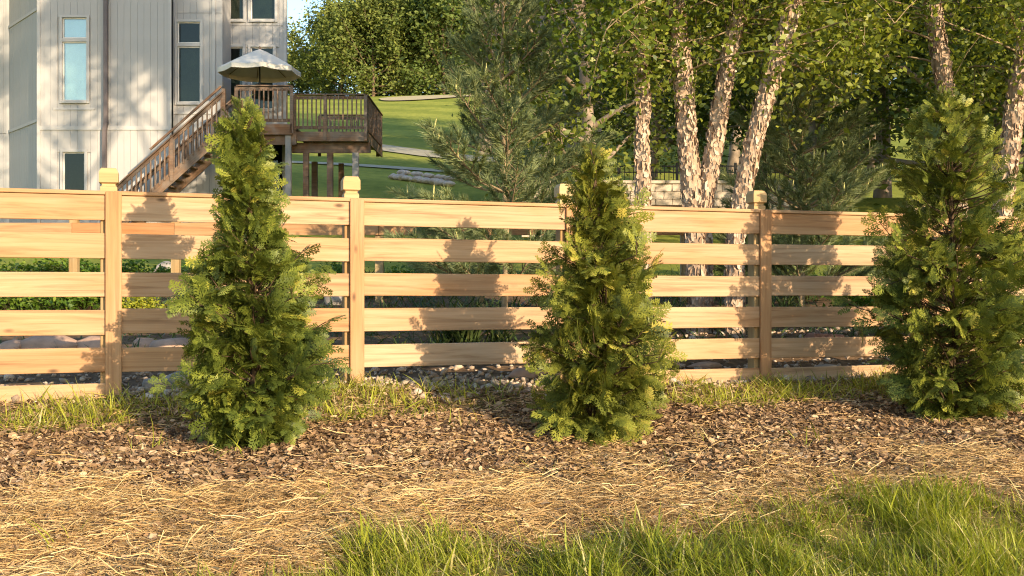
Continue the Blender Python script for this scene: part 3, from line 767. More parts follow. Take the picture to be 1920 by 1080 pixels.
# trims: belt boards, corner boards
hbox('belt_board', M['housetrim'], house, pX(72, HY), pX(318, HY), HY - .03, HY - .002, zs1 - .09, zs1 + .02)
hbox('belt_board', M['housetrim'], house, pX(100, HY), pX(178, HY), HY - .028, HY - .002, pZ(206, HY), pZ(202, HY))
hbox('belt_board', M['housetrim'], house, pX(322, YB), pX(398, YB), YB - .03, YB - .002, pZ(214, YB), pZ(210, YB))
for xx, Yq in ((70, HY), (316, HY), (398, YB), (532, YC)):
    hbox('corner_board', M['housetrim'], house, pX(xx, Yq), pX(xx, Yq) + .09, Yq - .034, Yq + .01, WBOT, WTOP)
hbox('wall', M['siding'], house, pX(320, HY) - .04, pX(320, HY), HY + .03, YB, WBOT, WTOP)
hbox('wall', M['siding'], house, pX(417, YB) - .04, pX(417, YB), YB + .03, YC + .02, WBOT, WTOP)
beam('wall', M['siding'], house, Vector((pX(536, YC) - .05, YC + .03, 6.2)) - HO, Vector((pX(470, YC + 9), YC + 9, 6.2)) - HO, .1, WTOP - WBOT)
hbox('wall', M['siding'], house, pX(-260, HY), pX(470, YC + 9), YC + 9, YC + 9.2, WBOT, WTOP)
# angled wall and far bay beyond the corner
a0 = Vector((pX(70, HY), HY + .05, 0)); a1 = Vector((pX(18, 33.2), 33.2, 0))
dv = (a1 - a0); nB = 12; ang = math.atan2(dv.y, dv.x)
nrm = Vector((dv.y, -dv.x, 0)).normalized()
if nrm.y > 0: nrm = -nrm
for i in range(nB):
    p = a0 + dv * (i + .5) / nB
    for (s0, s1) in ((WBOT, 5.0), (5.02, 8.25), (8.27, WTOP)):
        o = box('siding_board', M['siding'], house, -dv.length / nB / 2 + .006, dv.length / nB / 2 - .006, -.014, .014, 0, s1 - s0)
        o.location = (p.x - HO.x, p.y - HO.y, s0 - HO.z); o.rotation_euler = (0, 0, ang)
o = box('wall', M['siding'], house, -dv.length / 2, dv.length / 2, -.1, .1, 0, WTOP - WBOT)
q = (a0 + a1) / 2 - nrm * .12; o.location = (q.x - HO.x, q.y - HO.y, WBOT - HO.z); o.rotation_euler = (0, 0, ang)
for zq in (5.0, 8.25):
    o = box('belt_board', M['housetrim'], house, -dv.length / 2, dv.length / 2, -.015, .015, 0, .09)
    q = (a0 + a1) / 2 + nrm * .03; o.location = (q.x - HO.x, q.y - HO.y, zq - HO.z); o.rotation_euler = (0, 0, ang)
siding_wall(pX(-230, 33.2), pX(18, 33.2), 33.2, [], [5.0])
hbox('corner_board', M['housetrim'], house, pX(18, 33.2) - .09, pX(18, 33.2) + .0, 33.2 - .034, 33.21, WBOT, WTOP)
hbox('wall', M['siding'], house, pX(-230, 33.2), pX(-230, 33.2) + .1, 33.3, YC + 9, WBOT, WTOP)
# hip roof above the frame
rv = [(pX(-230, 33.2) - .4, HY - .4, WTOP), (pX(320, HY) + .3, HY - .4, WTOP), (pX(536, YC) + .15, YC - .4, WTOP), (pX(470, YC + 9) + .1, YC + 9.4, WTOP), (pX(-230, 33.2) - .4, YC + 9.4, WTOP), (-13.5, HY + 6, WTOP + 3.2)]
me = bpy.data.meshes.new('roof'); me.from_pydata([Vector(v) - HO for v in rv], [], [(0, 1, 5), (1, 2, 5), (2, 3, 5), (3, 4, 5), (4, 0, 5), (4, 3, 2, 1, 0)]); me.materials.append(M['roof']); link('roof', me, house)
# downspout
ds = [(201, -120), (201, 232), (198.5, 246), (198.5, 372)]
for k in range(3):
    a, c_ = px(*ds[k], HY), px(*ds[k + 1], HY); a.y = c_.y = HY - .10
    beam('downspout', M['downspout'], house, a - HO, c_ - HO, .13, .10)

# ------------------------------------------------------------------ deck and stairs
DY = 29.5
deck = tag(empty('deck', (pX(560, DY), DY, gz(pX(560, DY), DY))), 'raised brown timber deck with baluster railing and stairs, beside the grey house', 'deck')
DO = Vector(deck.location)
def dbox(name, mat, x0, x1, y0, y1, z0, z1, parent=deck, bev=0.0):
    po = DO if parent is deck else DO + parent.location
    return box(name, mat, parent, x0 - po.x, x1 - po.x, y0 - po.y, y1 - po.y, z0 - po.z, z1 - po.z, bev)
zA = pZ(233, DY); zB = zA - .16
xL, xM, xR = pX(440, DY), pX(547, DY), pX(683, DY)
# floor planks (run back to the house), rim boards, beams, posts
def planks(x0, x1, y0, y1, z):
    n = int((x1 - x0) / .145)
    for i in range(n): a = x0 + (x1 - x0) * i / n; dbox('floor_plank', M['deckwood'], a + .003, a + (x1 - x0) / n - .003, y0, y1, z - .035, z)
planks(xL - .3, xM, DY, YC - .02, zA); planks(xM, xR, DY + .3, 33.3, zB)
dbox('rim_board', M['deckwood'], xL - .3, xM + .02, DY - .045, DY - .002, zA - .29, zA - .005)
dbox('rim_board', M['deckwood'], xM + .024, xR, DY + .255, DY + .298, zB - .27, zB - .005)
dbox('rim_board', M['deckwood'], xR + .002, xR + .045, DY + .255, 33.3, zB - .27, zB - .005)
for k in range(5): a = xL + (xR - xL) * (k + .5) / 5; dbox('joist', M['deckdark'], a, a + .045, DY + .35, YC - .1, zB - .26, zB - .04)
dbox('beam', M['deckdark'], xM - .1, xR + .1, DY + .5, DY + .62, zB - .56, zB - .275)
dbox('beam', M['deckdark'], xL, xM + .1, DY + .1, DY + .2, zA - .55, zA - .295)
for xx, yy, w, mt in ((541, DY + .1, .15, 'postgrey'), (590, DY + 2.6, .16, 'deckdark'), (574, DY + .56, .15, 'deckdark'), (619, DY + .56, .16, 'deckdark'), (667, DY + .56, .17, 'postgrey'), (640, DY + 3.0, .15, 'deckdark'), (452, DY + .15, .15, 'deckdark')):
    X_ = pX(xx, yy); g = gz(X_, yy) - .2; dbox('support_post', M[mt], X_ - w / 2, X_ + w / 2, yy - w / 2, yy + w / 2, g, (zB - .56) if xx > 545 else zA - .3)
def railing(p, q, z, posts=True, sp=.118, hgt=1.03):
    """straight run between two plan points at floor height z"""
    p, q = Vector((p[0], p[1], z)), Vector((q[0], q[1], z)); d = q - p; L = d.length; u = d / L
    up = Vector((0, 0, 1))
    beam('handrail', M['deckwood'], deck, p + up * hgt - DO, q + up * hgt - DO, .14, .036, .004)
    beam('rail', M['deckwood'], deck, p + up * (hgt - .085) - DO, q + up * (hgt - .085) - DO, .036, .09)
    beam('rail', M['deckwood'], deck, p + up * .11 - DO, q + up * .11 - DO, .036, .085)
    n = int(L / sp); nr = Vector((-u.y, u.x, 0)) * -.036
    bme = M_bal()
    for i in range(1, n):
        o = link('baluster', bme, deck, p + u * (L * i / n) + nr + up * .06 - DO); o.rotation_euler = (0, 0, math.atan2(u.y, u.x))
    if posts:
        for e in (p, q): dbox('rail_post', M['deckwood'], e.x - .045, e.x + .045, e.y - .045, e.y + .045, z - .25, z + hgt - .02)
_bal = []
def M_bal():
    if not _bal: _bal.append(bm_mesh('baluster', box_arrays(.036, .036, .92), M['deckwood']))
    return _bal[0]
railing((xL + .05, DY), (xM, DY), zA, hgt=1.06); railing((xM + .02, DY + .28), (pX(610, DY + .28), DY + .28), zB); railing((pX(610, DY + .28), DY + .28), (xR, DY + .28), zB)
railing((xR, DY + .36), (xR, 33.2), zB); railing((xM + .1, 33.2), (xR - .1, 33.25), zB)
# stairs run down to the left along the house
run, rise, ns = .205, .182, 15
stair = empty('staircase'); stair.parent = deck; stair.location = (xL - .3 - DO.x, DY - DO.y, zA - DO.z)
SO = DO + Vector(stair.location)
y0s, y1s = .02, 1.05
for i in range(ns):
    x = -run * (i + 1); z = -rise * (i + 1)
    for k in range(2): box('tread', M['deckwood'], stair, x + k * .118 - .02, x + k * .118 + .112 - .02, y0s, y1s, z - .036, z)
sv = Vector((-run, 0, -rise)).normalized()
def sbeam(name, mat, x0, z0, n, y, w, h):
    a = Vector((x0, y, z0)); return beam(name, mat, stair, a, a + Vector((-run * n, 0, -rise * n)), w, h, .003)
for y in (y0s - .03, y1s + .03):
    sbeam('stringer', M['deckwood'], 0.0, -.20, ns, y, .042, .27)
    sbeam('handrail', M['deckwood'], .02, .93, ns, y, .13, .038)
    sbeam('rail', M['deckwood'], .02, .84, ns, y, .036, .085)
    for i in range(0, int(ns * run / .13)):
        x = -.06 - i * .13; z = x * rise / run
        link('baluster', M_bal(), stair, (x, y - .03 if y < .5 else y + .03, z - .12))
    for k in (0, 7, ns):
        x = -run * k; z = -rise * k; box('newel_post', M['deckwood'], stair, x - .045, x + .045, y - .045, y + .045, z - .3 if k < ns else z - .05, z + .98)
a = Vector((-.1, y0s + .07, .90)); beam('grip_rail', M['deckwood'], stair, a + Vector((0, 0, .16)), a + Vector((-run * 9.6, 0, -rise * 9.6 + .16)), .045, .06)

# parasol on the deck
UY = 30.7
uc = px(487, 92, UY)
umb = tag(empty('patio_umbrella', (uc.x, UY, zA)), 'cream patio umbrella open above the deck', 'umbrella')
R8, hC = pX(560, UY) - pX(487, UY) + .05, .60
V, Fc = [(0, 0, 0)], []
NR = 5; NA = 48
for i in range(1, NR + 1):
    t = i / NR
    for j in range(NA):
        a = 2 * math.pi * j / NA; ph = (j % 6) / 6.0; sag = math.sin(math.pi * ph)
        r = R8 * t * (1 - .075 * sag * t)
        V.append((math.cos(a + .3) * r, math.sin(a + .3) * r, -hC * (t ** 1.12) - .03 * sag * t + 0))
for j in range(NA): V.append((V[1 + (NR - 1) * NA + j][0] * 1.0, V[1 + (NR - 1) * NA + j][1] * 1.0, V[1 + (NR - 1) * NA + j][2] - .13))
for j in range(NA): Fc.append((0, 1 + j, 1 + (j + 1) % NA))
for i in range(NR):
    for j in range(NA): a = 1 + i * NA + j; c_ = 1 + i * NA + (j + 1) % NA; Fc.append((a, a + NA, c_ + NA, c_))
me = bpy.data.meshes.new('canopy'); me.from_pydata(V, [], Fc); me.materials.append(M['canvas'])
md = link('canopy', me, umb, (0, 0, uc.z - zA)); md.modifiers.new('t', 'SOLIDIFY').thickness = .006
V, Fc = tube([(0, 0, 0), (0, 0, uc.z - zA + .02)], .022, 10); link('pole', np_mesh('pole', V, Fc, M['dark'], smooth=True), umb)
V, Fc = tube([(0, 0, uc.z - zA - .01), (0, 0, uc.z - zA + .05), (0, 0, uc.z - zA + .09)], [.03, .035, .008], 10); link('finial', np_mesh('finial', V, Fc, M['deckdark'], smooth=True), umb)
for k in range(8):
    a = 2 * math.pi * k / 8 + .3; V, Fc = tube([(0, 0, uc.z - zA - .05), (math.cos(a) * R8 * .97, math.sin(a) * R8 * .97, uc.z - zA - hC - .015)], .011, 5); link('rib', np_mesh('rib', V, Fc, M['deckdark']), umb)
V, Fc = tube([(0, 0, .0), (0, 0, .05), (0, 0, .10), (0, 0, .3)], [.26, .25, .05, .03], 20); link('base', np_mesh('base', V, Fc, M['dark'], smooth=True), umb)

# ------------------------------------------------------------------ garden walls, far fences
wall = tag(empty('retaining_wall', (3.0, 24.1, gz(3.0, 23.9))), 'low retaining wall of tan stone blocks behind the birch trunks', 'stone wall')
bmes = []
for k in range(5):
    bm = box_arrays(.37, .30, .168, .012); r = random.Random(k)
    for v in bm.verts:
        if v.co.y < 0: v.co.y += r.uniform(-.03, .012)
        v.co.x += r.uniform(-.006, .006)
    bmes.append(bm_mesh('block', bm, M['block']))
ztop = pZ(345, 24.0)
for c_ in range(7):
    z = ztop - .172 * (c_ + 1)
    for i in range(17):
        x = .4 + .376 * i + (.188 if c_ % 2 else 0)
        link('block', bmes[(i * 3 + c_ * 2) % 5], wall, (x - 3.0, random.uniform(-.012, .012), z - wall.location.z))
for i in range(12): link('capstone', bm_mesh('capstone', box_arrays(.53, .36, .07, .01), M['block']), wall, (.5 + .535 * i - 3.0, -.02, ztop - wall.location.z + .002))

ifc = tag(empty('iron_fence', (3.5, 26.5, gz(3.5, 26.5))), 'black iron picket fence above the stone block wall', 'fence')
def ibox(name, x0, x1, y0, y1, z0, z1): return box(name, M['iron'], ifc, x0 - 3.5, x1 - 3.5, y0 - 26.5, y1 - 26.5, z0 - ifc.location.z, z1 - ifc.location.z)
zi1 = pZ(309, 26.5); zi0 = gz(3.5, 26.5)
for z in (zi1 - .05, zi1 - .2, zi0 + .1): ibox('rail', 1.2, 7.0, 26.485, 26.515, z, z + .03)
for i in range(5): X_ = 1.2 + i * 1.45; ibox('post', X_ - .03, X_ + .03, 26.47, 26.53, zi0 - .1, zi1 + .05)
for i in range(52): X_ = 1.26 + i * .11; ibox('picket', X_ - .009, X_ + .009, 26.49, 26.51, zi0 + .05, zi1 - .005)

edge = tag(empty('stone_edging', hit(790, 338)), 'rough stone edging below the narrow path', 'stone wall')
EO = Vector(edge.location)
def rock_mesh(seed, sub=3, mat='boulder', flat=(1, 1, 1), rough=.16, boxy=.0):
    V, Fc = ico(sub); r = np.random.default_rng(seed); d = np.zeros(len(V))
    for k in range(9):
        a = r.normal(size=3) * (1.1 + k * .55); d += np.sin(V @ a + r.uniform(0, 6)) / (1.3 + k)
    # a few planar cuts make facets
    W = V * (1 + rough * d[:, None] * .6)
    for k in range(7):
        nrm_ = r.normal(size=3); nrm_ /= np.linalg.norm(nrm_); h = r.uniform(.68, .92); t = np.clip(W @ nrm_ - h, 0, None); W = W - t[:, None] * nrm_ * (.85)
    return np_mesh('boulder', W * np.array(flat), Fc, M[mat], smooth=True)
M['palestone'] = plain_mat('palestone', (0.56, 0.46, 0.37), 0.9, 0.2, 4, 0.15, 0.4)
erm = [rock_mesh(100 + k, 2, 'palestone', (.26, .2, .15), .3) for k in range(4)]
for i in range(15):
    p = hit(738 + i * 7.5, 336 + i * 1.0); p = Vector((p.x, p.y, gz(p.x, p.y) + .12))
    link('stone', erm[i % 4], edge, p - EO, (0, 0, random.uniform(0, 6)), (1, 1, random.uniform(.8, 1.2)))
    if i % 3: link('stone', erm[(i + 1) % 4], edge, p - EO + Vector((.2, .15, .22)), (0, 0, random.uniform(0, 6)), (.9, .9, .8))

bf = tag(empty('garden_fence', (-3.0, 12.0, gz(-3, 12))), 'second low cedar fence seen through the gaps, behind the planting bed', 'fence')
for i in range(8):
    X_ = -6.1 + 1.15 * i; g = gz(X_, 12) - bf.location.z
    link('post', board_mesh(1.25, .09, .09, M['postwood']), bf, (X_ + 3.0, .06, .98 - .625 - bf.location.z), (0, -math.pi / 2, 0))
    if i < 7:
        for zt_ in (1.0, .80): link('board', board_mesh(1.145, .02, .14, M['trimwood']), bf, (X_ + 3.0 + .575, 0, zt_ - .07 - bf.location.z))

# ------------------------------------------------------------------ stones, pot and paver in the bed
def boulder(x, y, wpx, hpx, seed, mat, label, depth=.8, group=None):
    p = hit(x, y); sx = wpx * p.y / F / 2; sz = hpx * p.y / F / 2
    o = link('boulder', rock_mesh(seed, 3, mat, (sx * 1.1, sx * depth, sz * 1.15), .22), None, (p.x, p.y + sx * depth * .6, p.z + sz * .62), (0, 0, random.uniform(-.3, .3)))
    return tag(o, label, 'boulder', group)
boulder(80, 668, 110, 46, 1, 'boulder', 'long pinkish tan boulder behind the fence, under the yellow-green leaves')
boulder(18, 668, 52, 34, 2, 'boulder', 'small tan boulder behind the lower boards, touching a long pinkish one')
boulder(172, 664, 60, 40, 3, 'boulder', 'pale tan boulder behind the fence next to a post')
boulder(318, 668, 76, 44, 4, 'boulder', 'pinkish boulder behind the fence, next to the waisted arborvitae')
boulder(270, 662, 50, 34, 15, 'boulder', 'brown boulder behind the fence in the shadow of the waisted arborvitae')
boulder(285, 733, 50, 26, 5, 'greyrock', 'smooth grey river stone lying at the fence foot, smaller of two')
boulder(332, 728, 68, 38, 6, 'greyrock', 'smooth grey river stone lying at the fence foot, larger of two')
boulder(305, 520, 52, 36, 7, 'greyrock', 'pale grey rounded stone among the bed leaves', .9)
boulder(988, 712, 64, 28, 8, 'boulder', 'flat tan stone at the foot of the cone-shaped arborvitae', .6)
boulder(1322, 694, 64, 16, 9, 'boulder', 'flat tan slab stone under the fence boards', .6)
boulder(1260, 690, 34, 18, 14, 'boulder', 'small tan stone behind the lowest board near the cone-shaped arborvitae', .7)
boulder(628, 572, 40, 34, 10, 'greyrock', 'brown-grey stone in the bed behind a fence post', .8)
boulder(1560, 700, 60, 20, 12, 'greyrock', 'pale grey stone behind the lowest board near the tallest arborvitae', .6)
p = hit(1545, 640); pv = link('paver', bm_mesh('paver', box_arrays(.30, .16, .045, .006), M['paver']), None, (p.x, p.y, p.z + .02), (0, .05, .3)); tag(pv, 'reddish paver lying on the pebbles behind the fence', 'paver')
p = hit(1386, 540, 8.2); pot = tag(empty('flower_pot', p), 'terracotta flower pot in the shaded bed', 'pot')
V, Fc = tube([(0, 0, .0), (0, 0, .13), (0, 0, .132), (0, 0, .17), (0, 0, .165), (0, 0, .12)], [.075, .105, .118, .12, .10, .095], 20); link('body', np_mesh('body', V, Fc, M['terracotta'], smooth=True), pot)
V, Fc = tube([(0, 0, .119), (0, 0, .121)], [.001, .097], 20); link('soil', np_mesh('soil', V, Fc, M['dark']), pot)

# ------------------------------------------------------------------ trees
LEAF = (np.array([(0, 0, 0), (.45, -.30, .05), (1, 0, -.06), (.45, .30, .05)]), np.array([(0, 1, 2, 3)]))
def leaf_cloud(rg, C, per, spread, size, up=.5, hang=0.0):
    """per leaves round every centre"""
    n = len(C) * per
    P = np.repeat(np.asarray(C), per, axis=0) + rg.normal(size=(n, 3)) * np.asarray(spread)
    ax = rg.normal(size=(n, 3)); ax[:, 2] = ax[:, 2] * .6 - hang
    R = frames(ax, rg.normal(0, 1.0 / (up + .3), n))
    L = size * np.clip(rg.normal(1, .22, n), .5, 1.6)
    V, Fc = scatter(LEAF[0], LEAF[1], R, P, L)
    r = np.clip(rg.normal(.5, .2, n) + np.repeat(rg.normal(0, .12, len(C)), per), 0, 1)
    return V, Fc, r
def curve_pts(rg, a, d, L, n=5, rise=0.0, wob=.06):
    d = np.array(d, float); d /= np.linalg.norm(d); P = [np.array(a, float)]
    for i in range(n - 1):
        d = d + rg.normal(0, wob, 3) + np.array([0, 0, rise]); d /= np.linalg.norm(d); P.append(P[-1] + d * L / (n - 1))
    return np.array(P)
def skeleton(rg, trunk, r0, start, nl, reach, elev, rise, nsub, prof, sides=7, tip=.12):
    """trunk polyline; limbs from the fraction START; returns tubes and twig ends"""
    T = np.asarray(trunk); seg = np.r_[0, np.cumsum(np.linalg.norm(np.diff(T, axis=0), axis=1))]; seg /= seg[-1]
    at = lambda f: np.array([np.interp(f, seg, T[:, k]) for k in range(3)])
    ff = np.linspace(0, 1, 12); parts = [tube(np.array([at(f) for f in ff]), r0 * (1 - ff * (1 - tip)) * (1 + .25 * np.exp(-ff * 30)), sides)]
    ends = []
    for i in range(nl):
        f = start + (1 - start) * (i + rg.uniform(0, .8)) / nl; th = i * 2.4 + rg.normal(0, .4)
        L = reach * prof((f - start) / (1 - start)) * rg.uniform(.75, 1.2); e = elev(f) + rg.normal(0, .12)
        p = curve_pts(rg, at(f), (math.cos(th) * math.cos(e), math.sin(th) * math.cos(e), math.sin(e)), L, 6, rise)
        rb = r0 * (1 - f * .85) * .45; parts.append(tube(p, np.linspace(rb, rb * .25, 6), 5)); ends.append(p[-1])
        for k in range(nsub):
            t = rg.uniform(.3, .97) * 5; j = int(t); q = p[j] + (p[min(j + 1, 5)] - p[j]) * (t - j)
            dd = (p[-1] - p[0]) / max(L, .01) + rg.normal(0, .65, 3)
            c_ = curve_pts(rg, q, dd, L * rg.uniform(.25, .5), 4, rise)
            parts.append(tube(c_, np.linspace(rb * .3, rb * .1, 4), 4)); ends += [c_[-1], c_[2]]
    ends.append(T[-1]); return merge(parts), np.array(ends)

# --- broadleaf woodland: two crowns near, two far, shared by the copies
def wood_template(seed, H, start, nl, nsub, reach, per, spread, size, mat, bark, ev=.9):
    rg = np.random.default_rng(seed)
    T = curve_pts(rg, (0, 0, -.3), (0, 0, 1), H + .1, 7, .1, .05)
    (V, Fc), E = skeleton(rg, T, H * .019, start, nl, reach, lambda f: .15 + ev * f, .06, nsub, lambda u: .55 + .75 * math.sin(math.pi * min(1, u * .9 + .12)) - .45 * u)
    tr = np_mesh('trunk', V, Fc, M[bark], smooth=True)
    V, Fc, r = leaf_cloud(rg, E, per, spread, size)
    return tr, np_mesh('crown', V, Fc, M[mat], r)
WOOD = [wood_template(201, 13, .12, 26, 7, 4.0, 60, .42, .17, 'woodleaf', 'greybark'), wood_template(202, 12, .16, 24, 7, 3.7, 64, .40, .16, 'woodleaf', 'greybark')]
FAR = [wood_template(203, 13, .05, 32, 6, 7.0, 34, .85, .50, 'farleaf', 'bark', .55), wood_template(204, 12, .06, 30, 6, 6.6, 36, .82, .48, 'farleaf', 'bark', .6), wood_template(207, 13, .04, 34, 5, 6.2, 38, .80, .48, 'farleaf', 'bark', .65)]
SHADE = wood_template(208, 17, .38, 19, 4, 5.6, 85, .27, .17, 'woodleaf', 'greybark')
OAK = [wood_template(205, 21, .30, 20, 7, 6.5, 34, .75, .30, 'farleaf', 'greybark'), wood_template(206, 20, .36, 18, 7, 6.0, 36, .75, .30, 'farleaf', 'greybark')]
def place_tree(name, tpl, X_, Y_, sc, label, cat, group, rz=None):
    o = tag(empty(name, (X_, Y_, gz(X_, Y_)), random.uniform(0, 6.28) if rz is None else rz), label, cat, group)
    o.scale = (sc, sc, sc * random.uniform(.94, 1.06))
    link('trunk', tpl[0], o); link('crown', tpl[1], o); return o
for k, (x, Yd, sc) in enumerate(((1120, 23, .78), (1215, 30, .9), (1300, 34, 1.0), (1420, 33, 1.05), (1545, 27, .95), (1655, 31, 1.05), (1760, 23, .95), (1880, 27, 1.0), (1990, 21, .95), (2130, 25, 1.0), (1370, 46, 1.1), (1500, 50, 1.15), (1640, 48, 1.1), (1790, 44, 1.1), (1930, 46, 1.1), (1250, 58, 1.1), (1120, 66, 1.1))):
    place_tree('woodland_tree', WOOD[k % 2], pX(x, Yd), Yd, sc, 'dense leafy tree of the dark wood behind the birches and pines', 'tree', 'trees of the wood behind the birches')
for k, (x, Yd, sc) in enumerate(((380, 165, .8), (470, 170, .75), (548, 172, .62), (592, 176, .66), (640, 146, .95), (700, 140, .9), (762, 146, 1.0), (832, 140, 1.05), (905, 146, 1.0), (980, 142, 1.1), (1050, 148, 1.0), (1130, 144, 1.1), (1210, 150, 1.1), (665, 170, 1.1), (735, 172, 1.15), (810, 170, 1.2), (900, 174, 1.2), (1000, 172, 1.2), (1100, 170, 1.2), (1300, 150, 1.1), (1400, 146, 1.1), (300, 168, .9))):
    place_tree('fairway_tree', FAR[k % 3], pX(x, Yd), Yd, sc, 'distant leafy tree at the top edge of the fairway', 'tree', 'trees along the top of the fairway')
for k, (x, Yd, sc, lb) in enumerate(((1074, 61, 1.0, 'tall tree with a thick straight grey trunk standing on the fairway slope'), (1024, 56, .95, 'tall tree whose grey trunk leans behind the pine with the upright candles'), (905, 58, 1.0, 'tall tree whose high grey trunk shows above the pine, next to the fairway'))):
    place_tree('oak_tree', OAK[k % 2], pX(x, Yd), Yd, sc, lb, 'tree', None, 1.0 + k * 2)
# unseen trees: a row added to darken the wood, then those dappling the house
for k, (X_, Y_, sc) in enumerate(((17.5, 10.5, 1.2), (20.5, 13.5, 1.25), (25, 17, 1.3))):
    place_tree('shade_tree', WOOD[k % 2], X_, Y_, sc, 'large leafy tree out of view, added to shade the wood', 'tree', 'unseen trees added for their shade')

place_tree('shade_tree', SHADE, 7.6, 4.2, 1.13, 'tall high-crowned tree whose shadow dapples the grey house', 'tree', None, 1.0)
place_tree('shade_tree', SHADE, 11.2, 4.6, 1.1, 'tall open-crowned tree beside the lawn, next to the high-crowned one', 'tree', None, 4.0)
# --- river birches
def birch_tree(stems, label, seed, H=9.5, leaves=1.0):
    """stems: list of (points (x,y,Y) photo pixels with depth, radius)"""
    rg = np.random.default_rng(seed)
    b0 = px(stems[0][0][0][0], stems[0][0][0][1], stems[0][0][0][2]); b0.z = gz(b0.x, b0.y)
    root = tag(empty('river_birch', b0), label, 'birch tree', 'peeling river birches behind the fence')
    allc = []
    for pts, r0 in stems:
        Q = np.array([np.array(px(*p)) - np.array(b0) for p in pts])
        d = Q[0] - Q[1]; Q = np.vstack([[Q[0][0] + .02, Q[0][1], -.15], Q]) if Q[0][2] > .1 else Q
        d = (Q[-1] - Q[-2]) / np.linalg.norm(Q[-1] - Q[-2]); L = max(H - Q[-1][2], 1); d = d + np.array([0, 0, .35]); d /= np.linalg.norm(d)
        for k in range(1, 6): Q = np.vstack([Q, Q[-1] + (d + rg.normal(0, .05, 3)) * L / 5])
        seg = np.r_[0, np.cumsum(np.linalg.norm(np.diff(Q, axis=0), axis=1))]
        tt = np.arange(0, 3.4, .035); C = np.stack([np.interp(tt, seg, Q[:, k]) for k in range(3)], 1)
        for _ in range(12): C[1:-1] = (C[:-2] + 2 * C[1:-1] + C[2:]) / 4
        rr = r0 * .88 * np.interp(tt, [0, .3, 3.4], [1.25, 1.0, .82]); V, Fc = tube(C, rr, 22)
        nrm_ = V - np.repeat(C, 22, axis=0)
        nz = .09 * fbm(np.arctan2(nrm_[:, 1], nrm_[:, 0]) * .35, V[:, 2] * .8, seed, 2.2, 4)
        V = np.repeat(C, 22, axis=0) + nrm_ * (1 + nz)[:, None]
        tk = link('trunk', np_mesh('trunk', V, Fc, M['birchbark'], smooth=True), root)
        # curling flakes of bark
        nf = int(1700 * r0 / .09); ti = rg.integers(2, len(tt) - 2, nf); th = rg.uniform(0, 2 * np.pi, nf)
        B = np.stack([np.cos(th), np.sin(th), np.zeros(nf)], 1); pos = C[ti] + B * (rr[ti] * 1.0)[:, None]
        tang = np.cross(B, [0, 0, 1.0]); up_ = np.repeat([[0, 0, 1.0]], nf, 0) + rg.normal(0, .18, (nf, 3))
        R = np.stack([tang * np.sign(rg.normal(size=nf))[:, None], up_ / np.linalg.norm(up_, axis=1, keepdims=True), B], 2)
        TV = np.array([(-.5, -.5, -.02), (-.5, .5, -.02), (0, -.55, .10), (0, .48, .10), (.45, -.4, .34), (.42, .35, .38), (.55, -.3, .62), (.5, .3, .66)]); TF = np.array([(0, 2, 3, 1), (2, 4, 5, 3), (4, 6, 7, 5)])
        S_ = np.stack([rg.uniform(.014, .045, nf), rg.uniform(.03, .11, nf), rg.uniform(.006, .032, nf)], 1)
        V, Fc = scatter(TV, TF, R, pos, S_)
        link('peeling_bark', np_mesh('peeling_bark', V, Fc, M['flake'], np.repeat(np.clip(rg.normal(.6, .28, nf), 0, 1), 3)), tk)
        # upper stem with limbs
        j = np.searchsorted(seg, 3.2); up = np.vstack([[np.interp(3.2, seg, Q[:, k]) for k in range(3)], Q[j:]])
        (V1, F1), E = skeleton(rg, up, r0 * .84, .02, 15, 1.9, lambda f: .55 + .4 * f, -.05, 6, lambda u: 1.1 - .6 * u, 8)
        # drooping low branches that carry the leaves seen between the stems
        low = []
        for i in range(9):
            f = rg.uniform(2.45, 3.5); a = np.array([np.interp(f, seg, Q[:, k]) for k in range(3)]); th_ = rg.uniform(0, 6.28)
            p = curve_pts(rg, a, (math.cos(th_), math.sin(th_), .55), rg.uniform(.7, 1.5), 7, -.13, .08); low.append(tube(p, np.linspace(.012, .003, 7), 4)); allc.append(p[2:])
            for k in range(4):
                q = curve_pts(rg, p[rg.integers(2, 7)], rg.normal(0, 1, 3) + [0, 0, -.2], rg.uniform(.3, .6), 4, -.15); low.append(tube(q, np.linspace(.005, .002, 4), 3)); allc.append(q[1:])
        V, Fc = merge([(V1, F1)] + low); link('limbs', np_mesh('limbs', V, Fc, M['pinebark'], smooth=True), root)
        allc.append(E)
    E = np.concatenate(allc)
    hi = E[:, 2] + b0.z > 3.3
    V1, F1, r1 = leaf_cloud(rg, E[~hi], int(20 * leaves), (.14, .14, .13), .058, .6, .4)
    V2, F2, r2 = leaf_cloud(rg, E[hi], int(34 * leaves), (.22, .22, .24), .085, .6, .3)
    V, Fc = merge([(V1, F1), (V2, F2)]); link('crown', np_mesh('crown', V, Fc, M['birchleaf'], np.r_[r1, r2]), root)
    return root
YBI = 9.5
birch_tree([([(1207, 470, YBI), (1206, 380, YBI), (1204, 280, YBI), (1206, 180, YBI), (1199, 80, YBI), (1196, -20, YBI)], .068)], 'thinnest river birch stem, straight, with peeling bark', 31)
birch_tree([([(1306, 480, YBI), (1300, 390, YBI), (1292, 300, YBI), (1286, 220, YBI), (1280, 130, YBI), (1268, 30, YBI)], .095), ([(1318, 480, YBI + .1), (1318, 390, YBI), (1336, 300, YBI), (1350, 200, YBI), (1366, 110, YBI), (1392, 0, YBI)], .085)], 'twin-stemmed river birch with shaggy peeling bark, its stems parting in a V', 32)
birch_tree([([(1376, 480, YBI - .2), (1388, 390, YBI - .2), (1406, 290, YBI - .2), (1434, 190, YBI - .2), (1462, 95, YBI - .2), (1492, 0, YBI - .2)], .085)], 'river birch stem leaning away from the twin-stemmed one, pale peeling bark', 33)
